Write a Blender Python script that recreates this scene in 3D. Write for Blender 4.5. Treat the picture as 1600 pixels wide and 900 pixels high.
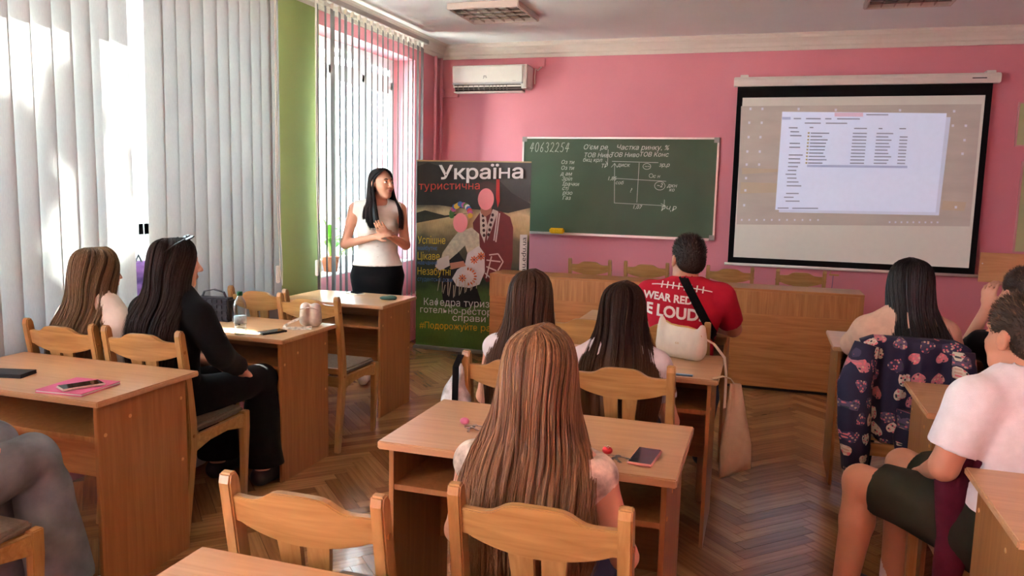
import bpy, bmesh, math, random
import numpy as np
from mathutils import Vector, Matrix
from mathutils.bvhtree import BVHTree

for o in list(bpy.data.objects): bpy.data.objects.remove(o)
scene = bpy.context.scene
COL = scene.collection
random.seed(4); RNG = np.random.default_rng(4)
PI = math.pi

# ------------------------------------------------------------------ camera
cam = bpy.data.objects.new('camera', bpy.data.cameras.new('camera'))
COL.objects.link(cam); scene.camera = cam
cam.data.sensor_width = 36.0
cam.data.lens = 1236.4 * 36 / 1600
cam.data.clip_start = 0.05; cam.data.clip_end = 200
Fw = Vector((-0.30090144, 0.94520097, -0.12670218))
Rt = Vector((0.95171031, 0.3061066, 0.02337179))
Up = Vector((-0.06087541, 0.11355117, 0.99166543))
m = Matrix((Rt, Up, -Fw)).transposed().to_4x4()
m.translation = (0, 0, 1.553)
cam.matrix_world = m

# ------------------------------------------------------------------ light
SKY, SUN, EXPO = 16.0, 130.0, 1.45
world = bpy.data.worlds.new('sky'); scene.world = world
world.use_nodes = True
bg = world.node_tree.nodes['Background']
bg.inputs[0].default_value = (0.76, 0.90, 1.0, 1); bg.inputs[1].default_value = SKY
sun = bpy.data.objects.new('sun', bpy.data.lights.new('sun', 'SUN'))
COL.objects.link(sun)
sun.data.energy = SUN; sun.data.angle = math.radians(0.6); sun.data.color = (1.0, 0.93, 0.82)
SUN_DIR = Vector((0.60, 0.06, -0.57)).normalized()
sun.rotation_euler = SUN_DIR.to_track_quat('-Z', 'Y').to_euler()
sun.location = (-8, 3, 9)
vs = scene.view_settings
scene.display_settings.display_device = 'sRGB'
vs.view_transform = 'Standard'; vs.look = 'None'; vs.gamma = 1.0; vs.exposure = EXPO
vs.use_curve_mapping = False

# ------------------------------------------------------------------ materials
MATS = {}
def lin(c):
    return tuple(((v / 12.92) if v <= 0.04045 else ((v + 0.055) / 1.055) ** 2.4) for v in [x / 255 for x in c])
def mat(name, rgb, rough=0.6, spec=0.4, metal=0.0, var=0.0, scale=20, bump=0.0, bscale=200, emit=0.0,
        trans=0.0, sheen=0.0, stretch=(1, 1, 1)):
    if name in MATS: return MATS[name]
    mt = bpy.data.materials.new(name); mt.use_nodes = True
    nt = mt.node_tree; N = nt.nodes; L = nt.links
    b = N['Principled BSDF']
    c = lin(rgb)
    b.inputs['Base Color'].default_value = (*c, 1)
    b.inputs['Roughness'].default_value = rough
    b.inputs['Specular IOR Level'].default_value = spec
    b.inputs['Metallic'].default_value = metal
    if sheen: b.inputs['Sheen Weight'].default_value = sheen
    tc = N.new('ShaderNodeTexCoord')
    mp = N.new('ShaderNodeMapping'); mp.inputs['Scale'].default_value = stretch
    L.new(tc.outputs['Object'], mp.inputs[0])
    nz = N.new('ShaderNodeTexNoise'); nz.inputs['Scale'].default_value = scale; nz.inputs['Detail'].default_value = 4
    L.new(mp.outputs[0], nz.inputs['Vector'])
    cr = N.new('ShaderNodeValToRGB')
    cr.color_ramp.elements[0].position = 0.3; cr.color_ramp.elements[1].position = 0.7
    v = max(var, 0.015)
    cr.color_ramp.elements[0].color = (*[x * (1 - v) for x in c], 1)
    cr.color_ramp.elements[1].color = (*[min(1, x * (1 + v)) for x in c], 1)
    L.new(nz.outputs['Fac'], cr.inputs[0]); L.new(cr.outputs[0], b.inputs['Base Color'])
    if bump:
        n2 = N.new('ShaderNodeTexNoise'); n2.inputs['Scale'].default_value = bscale; n2.inputs['Detail'].default_value = 3
        L.new(mp.outputs[0], n2.inputs['Vector'])
        bp = N.new('ShaderNodeBump'); bp.inputs['Strength'].default_value = bump; bp.inputs['Distance'].default_value = 0.01
        L.new(n2.outputs['Fac'], bp.inputs['Height']); L.new(bp.outputs[0], b.inputs['Normal'])
    if emit:
        L.new(cr.outputs[0], b.inputs['Emission Color']); b.inputs['Emission Strength'].default_value = emit
    if trans:
        b.inputs['Transmission Weight'].default_value = trans
    MATS[name] = mt
    return mt

def wood(name, dark, light, axis=0, rough=0.35, scale=3.0, coat=0.0):
    if name in MATS: return MATS[name]
    mt = bpy.data.materials.new(name); mt.use_nodes = True
    nt = mt.node_tree; N = nt.nodes; L = nt.links; b = N['Principled BSDF']
    tc = N.new('ShaderNodeTexCoord'); mp = N.new('ShaderNodeMapping')
    oi = N.new('ShaderNodeObjectInfo')
    sc = [14, 14, 14]; sc[axis] = 0.9
    mp.inputs['Scale'].default_value = sc
    ad = N.new('ShaderNodeVectorMath'); ad.operation = 'MULTIPLY_ADD'
    L.new(oi.outputs['Random'], ad.inputs[0]); ad.inputs[1].default_value = (3, 5, 7)
    L.new(tc.outputs['Object'], ad.inputs[2]); L.new(ad.outputs[0], mp.inputs[0])
    nz = N.new('ShaderNodeTexNoise'); nz.inputs['Scale'].default_value = scale; nz.inputs['Detail'].default_value = 6
    nz.inputs['Distortion'].default_value = 0.8
    L.new(mp.outputs[0], nz.inputs['Vector'])
    cr = N.new('ShaderNodeValToRGB'); e = cr.color_ramp.elements
    e[0].position = 0.32; e[1].position = 0.68
    e[0].color = (*lin(dark), 1); e[1].color = (*lin(light), 1)
    L.new(nz.outputs['Fac'], cr.inputs[0]); L.new(cr.outputs[0], b.inputs['Base Color'])
    b.inputs['Roughness'].default_value = rough; b.inputs['Coat Weight'].default_value = coat
    b.inputs['Coat Roughness'].default_value = 0.15
    bp = N.new('ShaderNodeBump'); bp.inputs['Strength'].default_value = 0.05; bp.inputs['Distance'].default_value = 0.004
    L.new(nz.outputs['Fac'], bp.inputs['Height']); L.new(bp.outputs[0], b.inputs['Normal'])
    MATS[name] = mt
    return mt

PINK = mat('pink_paint', (226, 146, 158), 0.6, 0.3, var=0.03, scale=1.5, bump=0.04, bscale=90)
GREEN = mat('green_paint', (158, 172, 104), 0.6, 0.3, var=0.03, scale=2, bump=0.04, bscale=90)
WHITE = mat('ceiling_white', (248, 248, 246), 0.8, 0.2, var=0.02, scale=2)
PLASTIC = mat('white_plastic', (236, 232, 222), 0.35, 0.5)
PVC = mat('white_pvc', (238, 240, 242), 0.3, 0.5)
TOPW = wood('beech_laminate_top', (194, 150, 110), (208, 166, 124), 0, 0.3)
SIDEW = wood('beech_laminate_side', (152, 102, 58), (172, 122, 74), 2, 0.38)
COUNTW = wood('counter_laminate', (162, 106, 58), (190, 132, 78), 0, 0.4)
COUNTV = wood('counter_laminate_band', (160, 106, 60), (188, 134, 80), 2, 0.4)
EDGEW = mat('raw_board_edge', (206, 160, 104), 0.5, var=0.08, scale=60)
CHAIRW = wood('pine_lacquer', (160, 118, 66), (188, 148, 92), 0, 0.32, coat=0.25)
CHAIRV = wood('pine_lacquer_upright', (158, 116, 64), (184, 144, 90), 2, 0.32, coat=0.25)
SEATF = mat('seat_fabric', (120, 108, 96), 0.95, 0.1, var=0.12, scale=90, bump=0.2, bscale=400)
BLACKP = mat('black_plastic', (22, 22, 24), 0.35)
BLACKF = mat('black_fabric', (17, 17, 19), 0.9, 0.1, var=0.1, scale=60, bump=0.15, bscale=500, sheen=0.05)
METAL = mat('steel', (190, 188, 184), 0.25, 0.5, 1.0)
BRASS = mat('brass_gold', (205, 170, 105), 0.3, 0.5, 1.0)
SKIN = mat('skin', (214, 164, 138), 0.5, 0.35, var=0.05, scale=12)
SKIN2 = mat('skin_tanned', (196, 140, 112), 0.5, 0.35, var=0.06, scale=12)

def floor_mat():
    mt = bpy.data.materials.new('parquet'); mt.use_nodes = True
    nt = mt.node_tree; N = nt.nodes; L = nt.links; b = N['Principled BSDF']
    at = N.new('ShaderNodeAttribute'); at.attribute_name = 'tone'
    oi = N.new('ShaderNodeObjectInfo')
    s = N.new('ShaderNodeMath'); s.operation = 'ADD'
    L.new(at.outputs['Fac'], s.inputs[0]); L.new(oi.outputs['Random'], s.inputs[1])
    fr = N.new('ShaderNodeMath'); fr.operation = 'FRACT'; L.new(s.outputs[0], fr.inputs[0])
    cr = N.new('ShaderNodeValToRGB'); e = cr.color_ramp.elements
    e[0].color = (*lin((140, 98, 60)), 1); e[1].color = (*lin((182, 138, 92)), 1)
    L.new(fr.outputs[0], cr.inputs[0])
    uv = N.new('ShaderNodeUVMap'); mp = N.new('ShaderNodeMapping'); mp.inputs['Scale'].default_value = (3, 60, 1)
    L.new(uv.outputs[0], mp.inputs[0])
    nz = N.new('ShaderNodeTexNoise'); nz.inputs['Scale'].default_value = 1.0; nz.inputs['Detail'].default_value = 5
    L.new(mp.outputs[0], nz.inputs['Vector'])
    mx = N.new('ShaderNodeMix'); mx.data_type = 'RGBA'; mx.blend_type = 'MULTIPLY'
    cr2 = N.new('ShaderNodeValToRGB'); cr2.color_ramp.elements[0].color = (.72, .7, .68, 1)
    cr2.color_ramp.elements[0].position = .35; cr2.color_ramp.elements[1].position = .6
    L.new(nz.outputs['Fac'], cr2.inputs[0])
    mx.inputs[0].default_value = 1.0
    L.new(cr.outputs[0], mx.inputs[6]); L.new(cr2.outputs[0], mx.inputs[7]); L.new(mx.outputs[2], b.inputs['Base Color'])
    b.inputs['Roughness'].default_value = 0.20; b.inputs['Specular IOR Level'].default_value = 0.6
    g = N.new('ShaderNodeTexCoord'); n3 = N.new('ShaderNodeTexNoise'); n3.inputs['Scale'].default_value = 9
    L.new(g.outputs['Object'], n3.inputs['Vector'])
    bp = N.new('ShaderNodeBump'); bp.inputs['Strength'].default_value = 0.10; bp.inputs['Distance'].default_value = 0.02
    L.new(n3.outputs['Fac'], bp.inputs['Height']); L.new(bp.outputs[0], b.inputs['Normal'])
    return mt
PARQ = floor_mat()

def blind_mat():
    mt = bpy.data.materials.new('blind_fabric'); mt.use_nodes = True
    nt = mt.node_tree; N = nt.nodes; L = nt.links
    N.remove(N['Principled BSDF']); out = N['Material Output']
    d = N.new('ShaderNodeBsdfDiffuse'); t = N.new('ShaderNodeBsdfTranslucent'); mx = N.new('ShaderNodeMixShader')
    tc = N.new('ShaderNodeTexCoord'); mp = N.new('ShaderNodeMapping'); mp.inputs['Scale'].default_value = (300, 300, 40)
    nz = N.new('ShaderNodeTexNoise'); nz.inputs['Scale'].default_value = 1
    L.new(tc.outputs['Object'], mp.inputs[0]); L.new(mp.outputs[0], nz.inputs['Vector'])
    cr = N.new('ShaderNodeValToRGB')
    cr.color_ramp.elements[0].color = (*lin((150, 152, 150)), 1); cr.color_ramp.elements[1].color = (*lin((168, 170, 168)), 1)
    L.new(nz.outputs['Fac'], cr.inputs[0])
    L.new(cr.outputs[0], d.inputs[0]); t.inputs[0].default_value = (.86, .90, .92, 1)
    mx.inputs[0].default_value = 0.028
    L.new(d.outputs[0], mx.inputs[1]); L.new(t.outputs[0], mx.inputs[2]); L.new(mx.outputs[0], out.inputs[0])
    return mt
BLIND = blind_mat()

def glass_mat():
    mt = bpy.data.materials.new('window_glass'); mt.use_nodes = True
    nt = mt.node_tree; N = nt.nodes; L = nt.links
    N.remove(N['Principled BSDF']); out = N['Material Output']
    t = N.new('ShaderNodeBsdfTransparent'); g = N.new('ShaderNodeBsdfGlossy'); g.inputs['Roughness'].default_value = 0.02
    t.inputs[0].default_value = (.93, .96, .96, 1)
    mx = N.new('ShaderNodeMixShader'); mx.inputs[0].default_value = 0.06
    L.new(t.outputs[0], mx.inputs[1]); L.new(g.outputs[0], mx.inputs[2]); L.new(mx.outputs[0], out.inputs[0])
    return mt
GLASS = glass_mat()

def attr_mat(name, c0, c1, c2, tip=None, rough=0.38, spec=0.5):
    """hair: tone per strand, optional colour towards the tips"""
    mt = bpy.data.materials.new(name); mt.use_nodes = True
    nt = mt.node_tree; N = nt.nodes; L = nt.links; b = N['Principled BSDF']
    at = N.new('ShaderNodeAttribute'); at.attribute_name = 'tone'
    cr = N.new('ShaderNodeValToRGB'); e = cr.color_ramp.elements
    e[0].color = (*lin(c0), 1); e[1].color = (*lin(c2), 1)
    k = e.new(0.5); k.color = (*lin(c1), 1)
    L.new(at.outputs['Fac'], cr.inputs[0])
    src = cr.outputs[0]
    if tip:
        a2 = N.new('ShaderNodeAttribute'); a2.attribute_name = 'along'
        r2 = N.new('ShaderNodeValToRGB'); r2.color_ramp.elements[0].position = .45; r2.color_ramp.elements[1].position = .95
        r2.color_ramp.elements[0].color = (0, 0, 0, 1); r2.color_ramp.elements[1].color = (1, 1, 1, 1)
        L.new(a2.outputs['Fac'], r2.inputs[0])
        mx = N.new('ShaderNodeMix'); mx.data_type = 'RGBA'
        L.new(r2.outputs[0], mx.inputs[0]); L.new(src, mx.inputs[6]); mx.inputs[7].default_value = (*lin(tip), 1)
        src = mx.outputs[2]
    L.new(src, b.inputs['Base Color'])
    b.inputs['Roughness'].default_value = rough; b.inputs['Specular IOR Level'].default_value = spec
    return mt

def heart_mat():
    """navy cloth printed with pink and cream hearts, laid out in the cloth's own UV"""
    mt = bpy.data.materials.new('heart_print_cloth'); mt.use_nodes = True
    nt = mt.node_tree; N = nt.nodes; L = nt.links; b = N['Principled BSDF']
    def M(op, a, c=None, d=None):
        n = N.new('ShaderNodeMath'); n.operation = op
        for i, v in enumerate((a, c, d)):
            if v is None: continue
            if isinstance(v, (int, float)): n.inputs[i].default_value = v
            else: L.new(v, n.inputs[i])
        return n.outputs[0]
    uv = N.new('ShaderNodeUVMap')
    vo = N.new('ShaderNodeTexVoronoi'); vo.voronoi_dimensions = '2D'; vo.inputs['Scale'].default_value = 1.0
    vo.inputs['Randomness'].default_value = 0.62
    mp = N.new('ShaderNodeMapping'); mp.inputs['Scale'].default_value = (13, 13, 1)
    L.new(uv.outputs[0], mp.inputs[0]); L.new(mp.outputs[0], vo.inputs['Vector'])
    sub = N.new('ShaderNodeVectorMath'); sub.operation = 'SUBTRACT'
    L.new(mp.outputs[0], sub.inputs[0]); L.new(vo.outputs['Position'], sub.inputs[1])
    sp = N.new('ShaderNodeSeparateXYZ'); L.new(sub.outputs[0], sp.inputs[0])
    sc = N.new('ShaderNodeSeparateColor'); L.new(vo.outputs['Color'], sc.inputs[0])
    ang = M('MULTIPLY_ADD', sc.outputs[0], 2.0, -1.0)
    ca = M('COSINE', ang); sa = M('SINE', ang)
    x = M('SUBTRACT', M('MULTIPLY', sp.outputs[0], ca), M('MULTIPLY', sp.outputs[1], sa))
    y = M('ADD', M('MULTIPLY', sp.outputs[0], sa), M('MULTIPLY', sp.outputs[1], ca))
    size = M('MULTIPLY_ADD', sc.outputs[1], 0.10, 0.27)
    X = M('DIVIDE', x, size); Y = M('DIVIDE', y, size)
    r = M('SUBTRACT', M('ADD', M('MULTIPLY', X, X), M('MULTIPLY', Y, Y)), 1.0)
    h = M('SUBTRACT', M('POWER', r, 3.0), M('MULTIPLY', M('MULTIPLY', X, X), M('POWER', Y, 3.0)))
    r3 = M('MULTIPLY', M('MULTIPLY', r, r), r)
    h = M('SUBTRACT', r3, M('MULTIPLY', M('MULTIPLY', X, X), M('MULTIPLY', M('MULTIPLY', Y, Y), Y)))
    inside = M('LESS_THAN', h, 0.0)
    dots = N.new('ShaderNodeTexVoronoi'); dots.voronoi_dimensions = '2D'; dots.inputs['Scale'].default_value = 75
    L.new(uv.outputs[0], dots.inputs['Vector'])
    dm = M('LESS_THAN', dots.outputs['Distance'], 0.33)
    base = N.new('ShaderNodeValToRGB'); base.color_ramp.interpolation = 'CONSTANT'; e = base.color_ramp.elements
    e[0].color = (*lin((206, 196, 176)), 1); e[1].position = 0.38; e[1].color = (*lin((92, 78, 104)), 1)
    k = e.new(0.62); k.color = (*lin((176, 112, 122)), 1)
    k = e.new(0.82); k.color = (*lin((60, 54, 84)), 1)
    L.new(sc.outputs[2], base.inputs[0])
    dcol = N.new('ShaderNodeValToRGB'); e = dcol.color_ramp.elements; dcol.color_ramp.interpolation = 'CONSTANT'
    e[0].color = (*lin((206, 112, 122)), 1); e[1].position = .5; e[1].color = (*lin((190, 160, 140)), 1)
    k = e.new(0.75); k.color = (*lin((52, 60, 70)), 1)
    s2 = N.new('ShaderNodeSeparateColor'); L.new(dots.outputs['Color'], s2.inputs[0]); L.new(s2.outputs[0], dcol.inputs[0])
    m1 = N.new('ShaderNodeMix'); m1.data_type = 'RGBA'
    L.new(dm, m1.inputs[0]); L.new(base.outputs[0], m1.inputs[6]); L.new(dcol.outputs[0], m1.inputs[7])
    m2 = N.new('ShaderNodeMix'); m2.data_type = 'RGBA'
    L.new(inside, m2.inputs[0]); m2.inputs[6].default_value = (*lin((30, 28, 58)), 1); L.new(m1.outputs[2], m2.inputs[7])
    L.new(m2.outputs[2], b.inputs['Base Color'])
    b.inputs['Roughness'].default_value = 0.85
    return mt

# ------------------------------------------------------------------ mesh helpers
class MB:
    """collects boxes, prisms, tubes; build() links ONE mesh object"""
    def __init__(s): s.v = []; s.f = []; s.uv = None
    def add(s, v, f):
        n = len(s.v); s.v += [tuple(p) for p in v]; s.f += [tuple(i + n for i in q) for q in f]; return s
    def box(s, x0, x1, y0, y1, z0, z1):
        v = [(x, y, z) for z in (z0, z1) for y in (y0, y1) for x in (x0, x1)]
        return s.add(v, [(0, 2, 3, 1), (4, 5, 7, 6), (0, 1, 5, 4), (2, 6, 7, 3), (0, 4, 6, 2), (1, 3, 7, 5)])
    def prism(s, pts, a0, a1, plane='xz'):
        n = len(pts)
        def P(p, a):
            if plane == 'xz': return (p[0], a, p[1])
            if plane == 'yz': return (a, p[0], p[1])
            return (p[0], p[1], a)
        v = [P(p, a0) for p in pts] + [P(p, a1) for p in pts]
        f = [tuple(range(n))[::-1], tuple(range(n, 2 * n))] + [(i, (i + 1) % n, n + (i + 1) % n, n + i) for i in range(n)]
        return s.add(v, f)
    def sweep(s, pts, hw, ht, side=(1, 0, 0)):
        """rectangular bar along pts; hw half width along side, ht half thickness (lists ok)"""
        sd = Vector(side); ring = []
        n = len(pts)
        for i, p in enumerate(pts):
            p = Vector(p); a = Vector(pts[max(i - 1, 0)]); b = Vector(pts[min(i + 1, n - 1)])
            t = (b - a).normalized(); u = t.cross(sd).normalized()
            w = hw[i] if isinstance(hw, (list, tuple)) else hw
            h = ht[i] if isinstance(ht, (list, tuple)) else ht
            ring.append([p + sd * w + u * h, p - sd * w + u * h, p - sd * w - u * h, p + sd * w - u * h])
        v = [q for r in ring for q in r]; f = []
        for i in range(n - 1):
            for k in range(4):
                f.append((4 * i + k, 4 * i + (k + 1) % 4, 4 * i + 4 + (k + 1) % 4, 4 * i + 4 + k))
        f.append((3, 2, 1, 0)); f.append(tuple(4 * (n - 1) + k for k in range(4)))
        return s.add(v, f)
    def tube(s, pts, r, n=8, cap=True):
        pts = [Vector(p) for p in pts]; v = []; f = []; m = len(pts)
        ref = Vector((0, 0, 1))
        for i, p in enumerate(pts):
            t = (pts[min(i + 1, m - 1)] - pts[max(i - 1, 0)]).normalized()
            if abs(t.dot(ref)) > 0.95: ref = Vector((1, 0, 0)) if abs(t.x) < .9 else Vector((0, 1, 0))
            a = t.cross(ref).normalized(); b = t.cross(a)
            rr = r[i] if isinstance(r, (list, tuple)) else r
            for k in range(n):
                g = 2 * PI * k / n
                v.append(p + a * math.cos(g) * rr + b * math.sin(g) * rr)
        for i in range(m - 1):
            for k in range(n):
                f.append((i * n + k, i * n + (k + 1) % n, (i + 1) * n + (k + 1) % n, (i + 1) * n + k))
        if cap: f.append(tuple(range(n))[::-1]); f.append(tuple(range((m - 1) * n, m * n)))
        return s.add(v, f)
    def lathe(s, prof, n=20, c=(0, 0, 0)):
        v = []; f = []; m = len(prof)
        for r, z in prof:
            for k in range(n):
                g = 2 * PI * k / n; v.append((c[0] + r * math.cos(g), c[1] + r * math.sin(g), c[2] + z))
        for i in range(m - 1):
            for k in range(n):
                f.append((i * n + k, i * n + (k + 1) % n, (i + 1) * n + (k + 1) % n, (i + 1) * n + k))
        f.append(tuple(range(n))[::-1]); f.append(tuple(range((m - 1) * n, m * n)))
        return s.add(v, f)
    def mesh(s, name):
        me = bpy.data.meshes.new(name); me.from_pydata([tuple(p) for p in s.v], [], s.f); me.update(); return me
    def build(s, name, material, parent=None, bevel=0.0, smooth=False, seg=2):
        me = s.mesh(name)
        if bevel:
            bm = bmesh.new(); bm.from_mesh(me)
            bmesh.ops.recalc_face_normals(bm, faces=bm.faces)
            ed = [e for e in bm.edges if len(e.link_faces) == 2 and e.calc_face_angle(0) > 0.6]
            bmesh.ops.bevel(bm, geom=ed, offset=bevel, segments=seg, affect='EDGES', clamp_overlap=True)
            bm.to_mesh(me); bm.free()
        else:
            bm = bmesh.new(); bm.from_mesh(me); bmesh.ops.recalc_face_normals(bm, faces=bm.faces); bm.to_mesh(me); bm.free()
        return link(name, me, material, parent, smooth)

def link(name, me, material, parent=None, smooth=False):
    o = bpy.data.objects.new(name, me); COL.objects.link(o)
    if material is not None:
        me.materials.clear(); me.materials.append(material)
    if smooth: me.polygons.foreach_set('use_smooth', [True] * len(me.polygons))
    if parent is not None: o.parent = parent
    return o
def tag(o, label, cat, group=None):
    o['label'] = label; o['category'] = cat
    if group: o['group'] = group
    return o
def thing(name, label, cat, loc=(0, 0, 0), rotz=0.0, group=None):
    o = bpy.data.objects.new(name, None); COL.objects.link(o)
    o.empty_display_size = 0.05
    o.location = loc; o.rotation_euler = (0, 0, rotz)
    return tag(o, label, cat, group)
def struct(o): o['kind'] = 'structure'; return o
def copy_tree(o, parent=None):
    c = o.copy(); COL.objects.link(c); c.parent = parent
    for ch in list(o.children): copy_tree(ch, c)
    return c
def box(*a): return MB().box(*a)

def raw_text(s, size, bold, align, spacing):
    cu = bpy.data.curves.new('t', 'FONT'); cu.body = s; cu.size = size; cu.offset = bold * size
    cu.align_x = align; cu.space_character = spacing; cu.resolution_u = 3; cu.fill_mode = 'FRONT'
    ob = bpy.data.objects.new('t', cu)
    COL.objects.link(ob); dg = bpy.context.evaluated_depsgraph_get(); dg.update()
    me = bpy.data.meshes.new_from_object(ob.evaluated_get(dg))
    bpy.data.objects.remove(ob); bpy.data.curves.remove(cu)
    v = np.array([tuple(p.co) for p in me.vertices]).reshape(-1, 3)
    f = [tuple(p.vertices) for p in me.polygons]
    bpy.data.meshes.remove(me)
    return v, f
def text_mesh(s, size=0.1, bold=0.0, shear=0.0, align='LEFT', spacing=1.0, sx=1.0):
    """letter outlines as a flat mesh; the small Cyrillic en is drawn from three bars (its font outline overlaps itself)"""
    s = s.replace('\u0444', '\u0278'); w = .075 + bold
    t = s.replace('\u043d', '\u043f')
    v, f = raw_text(t, size, bold, align, spacing)
    V = v.tolist()
    for i, c in enumerate(s):
        if c != '\u043d': continue
        p, _ = raw_text(t[:i + 1], size, bold, 'LEFT', spacing)
        r = p[:, 0].max(); l = r - (.43 + 2 * bold) * size
        f = [q for q in f if not all(l - .01 * size < V[k][0] < r + .01 * size for k in q)]
        for x0, x1, y0, y1 in ((l, l + w * size, 0, .545 * size), (r - w * size, r, 0, .545 * size), (l + w * size, r - w * size, .245 * size, .315 * size + bold * size)):
            n = len(V); V += [[x0, y0, 0], [x1, y0, 0], [x1, y1, 0], [x0, y1, 0]]; f.append((n, n + 1, n + 2, n + 3))
    used = sorted({k for q in f for k in q}); m_ = {k: i for i, k in enumerate(used)}
    v = np.array([V[k] for k in used], float).reshape(-1, 3); f = [tuple(m_[k] for k in q) for q in f]
    v[:, 0] += shear * v[:, 1]; v[:, 0] *= sx
    return v, f
def wall_text(name, s, size, origin, material, parent, xdir=(1, 0, 0), updir=(0, 0, 1), off=0.0, **kw):
    v, f = text_mesh(s, size, **kw)
    o = np.array(origin); X = np.array(xdir); U = np.array(updir); Nn = np.cross(X, U)
    P = o + v[:, :1] * X + v[:, 1:2] * U + Nn * off
    return MB().add(P.tolist(), f).build(name, material, parent)

# ------------------------------------------------------------------ SDF bodies
def rc(a, b, r1, r2, flat=None, k=0.03):
    return ('rc', np.array(a, float), np.array(b, float), r1, r2, flat, k)
def ell(c, r, rot=None, k=0.02):
    return ('el', np.array(c, float), np.array(r, float), np.eye(3) if rot is None else np.array(rot, float), None, None, k)
def sub(p, k=0.008): return ('sub', p, k)
def cut_cyl(a, d, r, L):     # flat-ended cylinder removed from a along d
    return ('cyl', np.array(a, float), np.array(d, float) / np.linalg.norm(d), r, L)
def half(p, n):              # remove everything on the n side of the plane
    return ('half', np.array(p, float), np.array(n, float) / np.linalg.norm(n))

def prim_d(p, P):
    if p[0] == 'rc':
        _, a, b, r1, r2, flat, k = p
        ab = b - a; l2 = max(ab @ ab, 1e-9)
        t = np.clip(((P - a) @ ab) / l2, 0, 1)
        v = P - (a + t[..., None] * ab)
        if flat is not None:
            n, kf = np.array(flat[0], float), flat[1]
            v = v + ((1 / kf - 1) * (v @ n))[..., None] * n
        return np.sqrt((v * v).sum(-1)) - (r1 + t * (r2 - r1))
    if p[0] == 'el':
        _, c, r, R, _, _, k = p
        q = (P - c) @ R
        k0 = np.sqrt(((q / r) ** 2).sum(-1)); k1 = np.sqrt(((q / (r * r)) ** 2).sum(-1)) + 1e-9
        return k0 * (k0 - 1) / k1
def prim_bb(p):
    if p[0] == 'rc':
        r = max(p[3], p[4]) ; return np.minimum(p[1], p[2]) - r, np.maximum(p[1], p[2]) + r
    r = max(p[2]); return p[1] - r, p[1] + r

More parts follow.
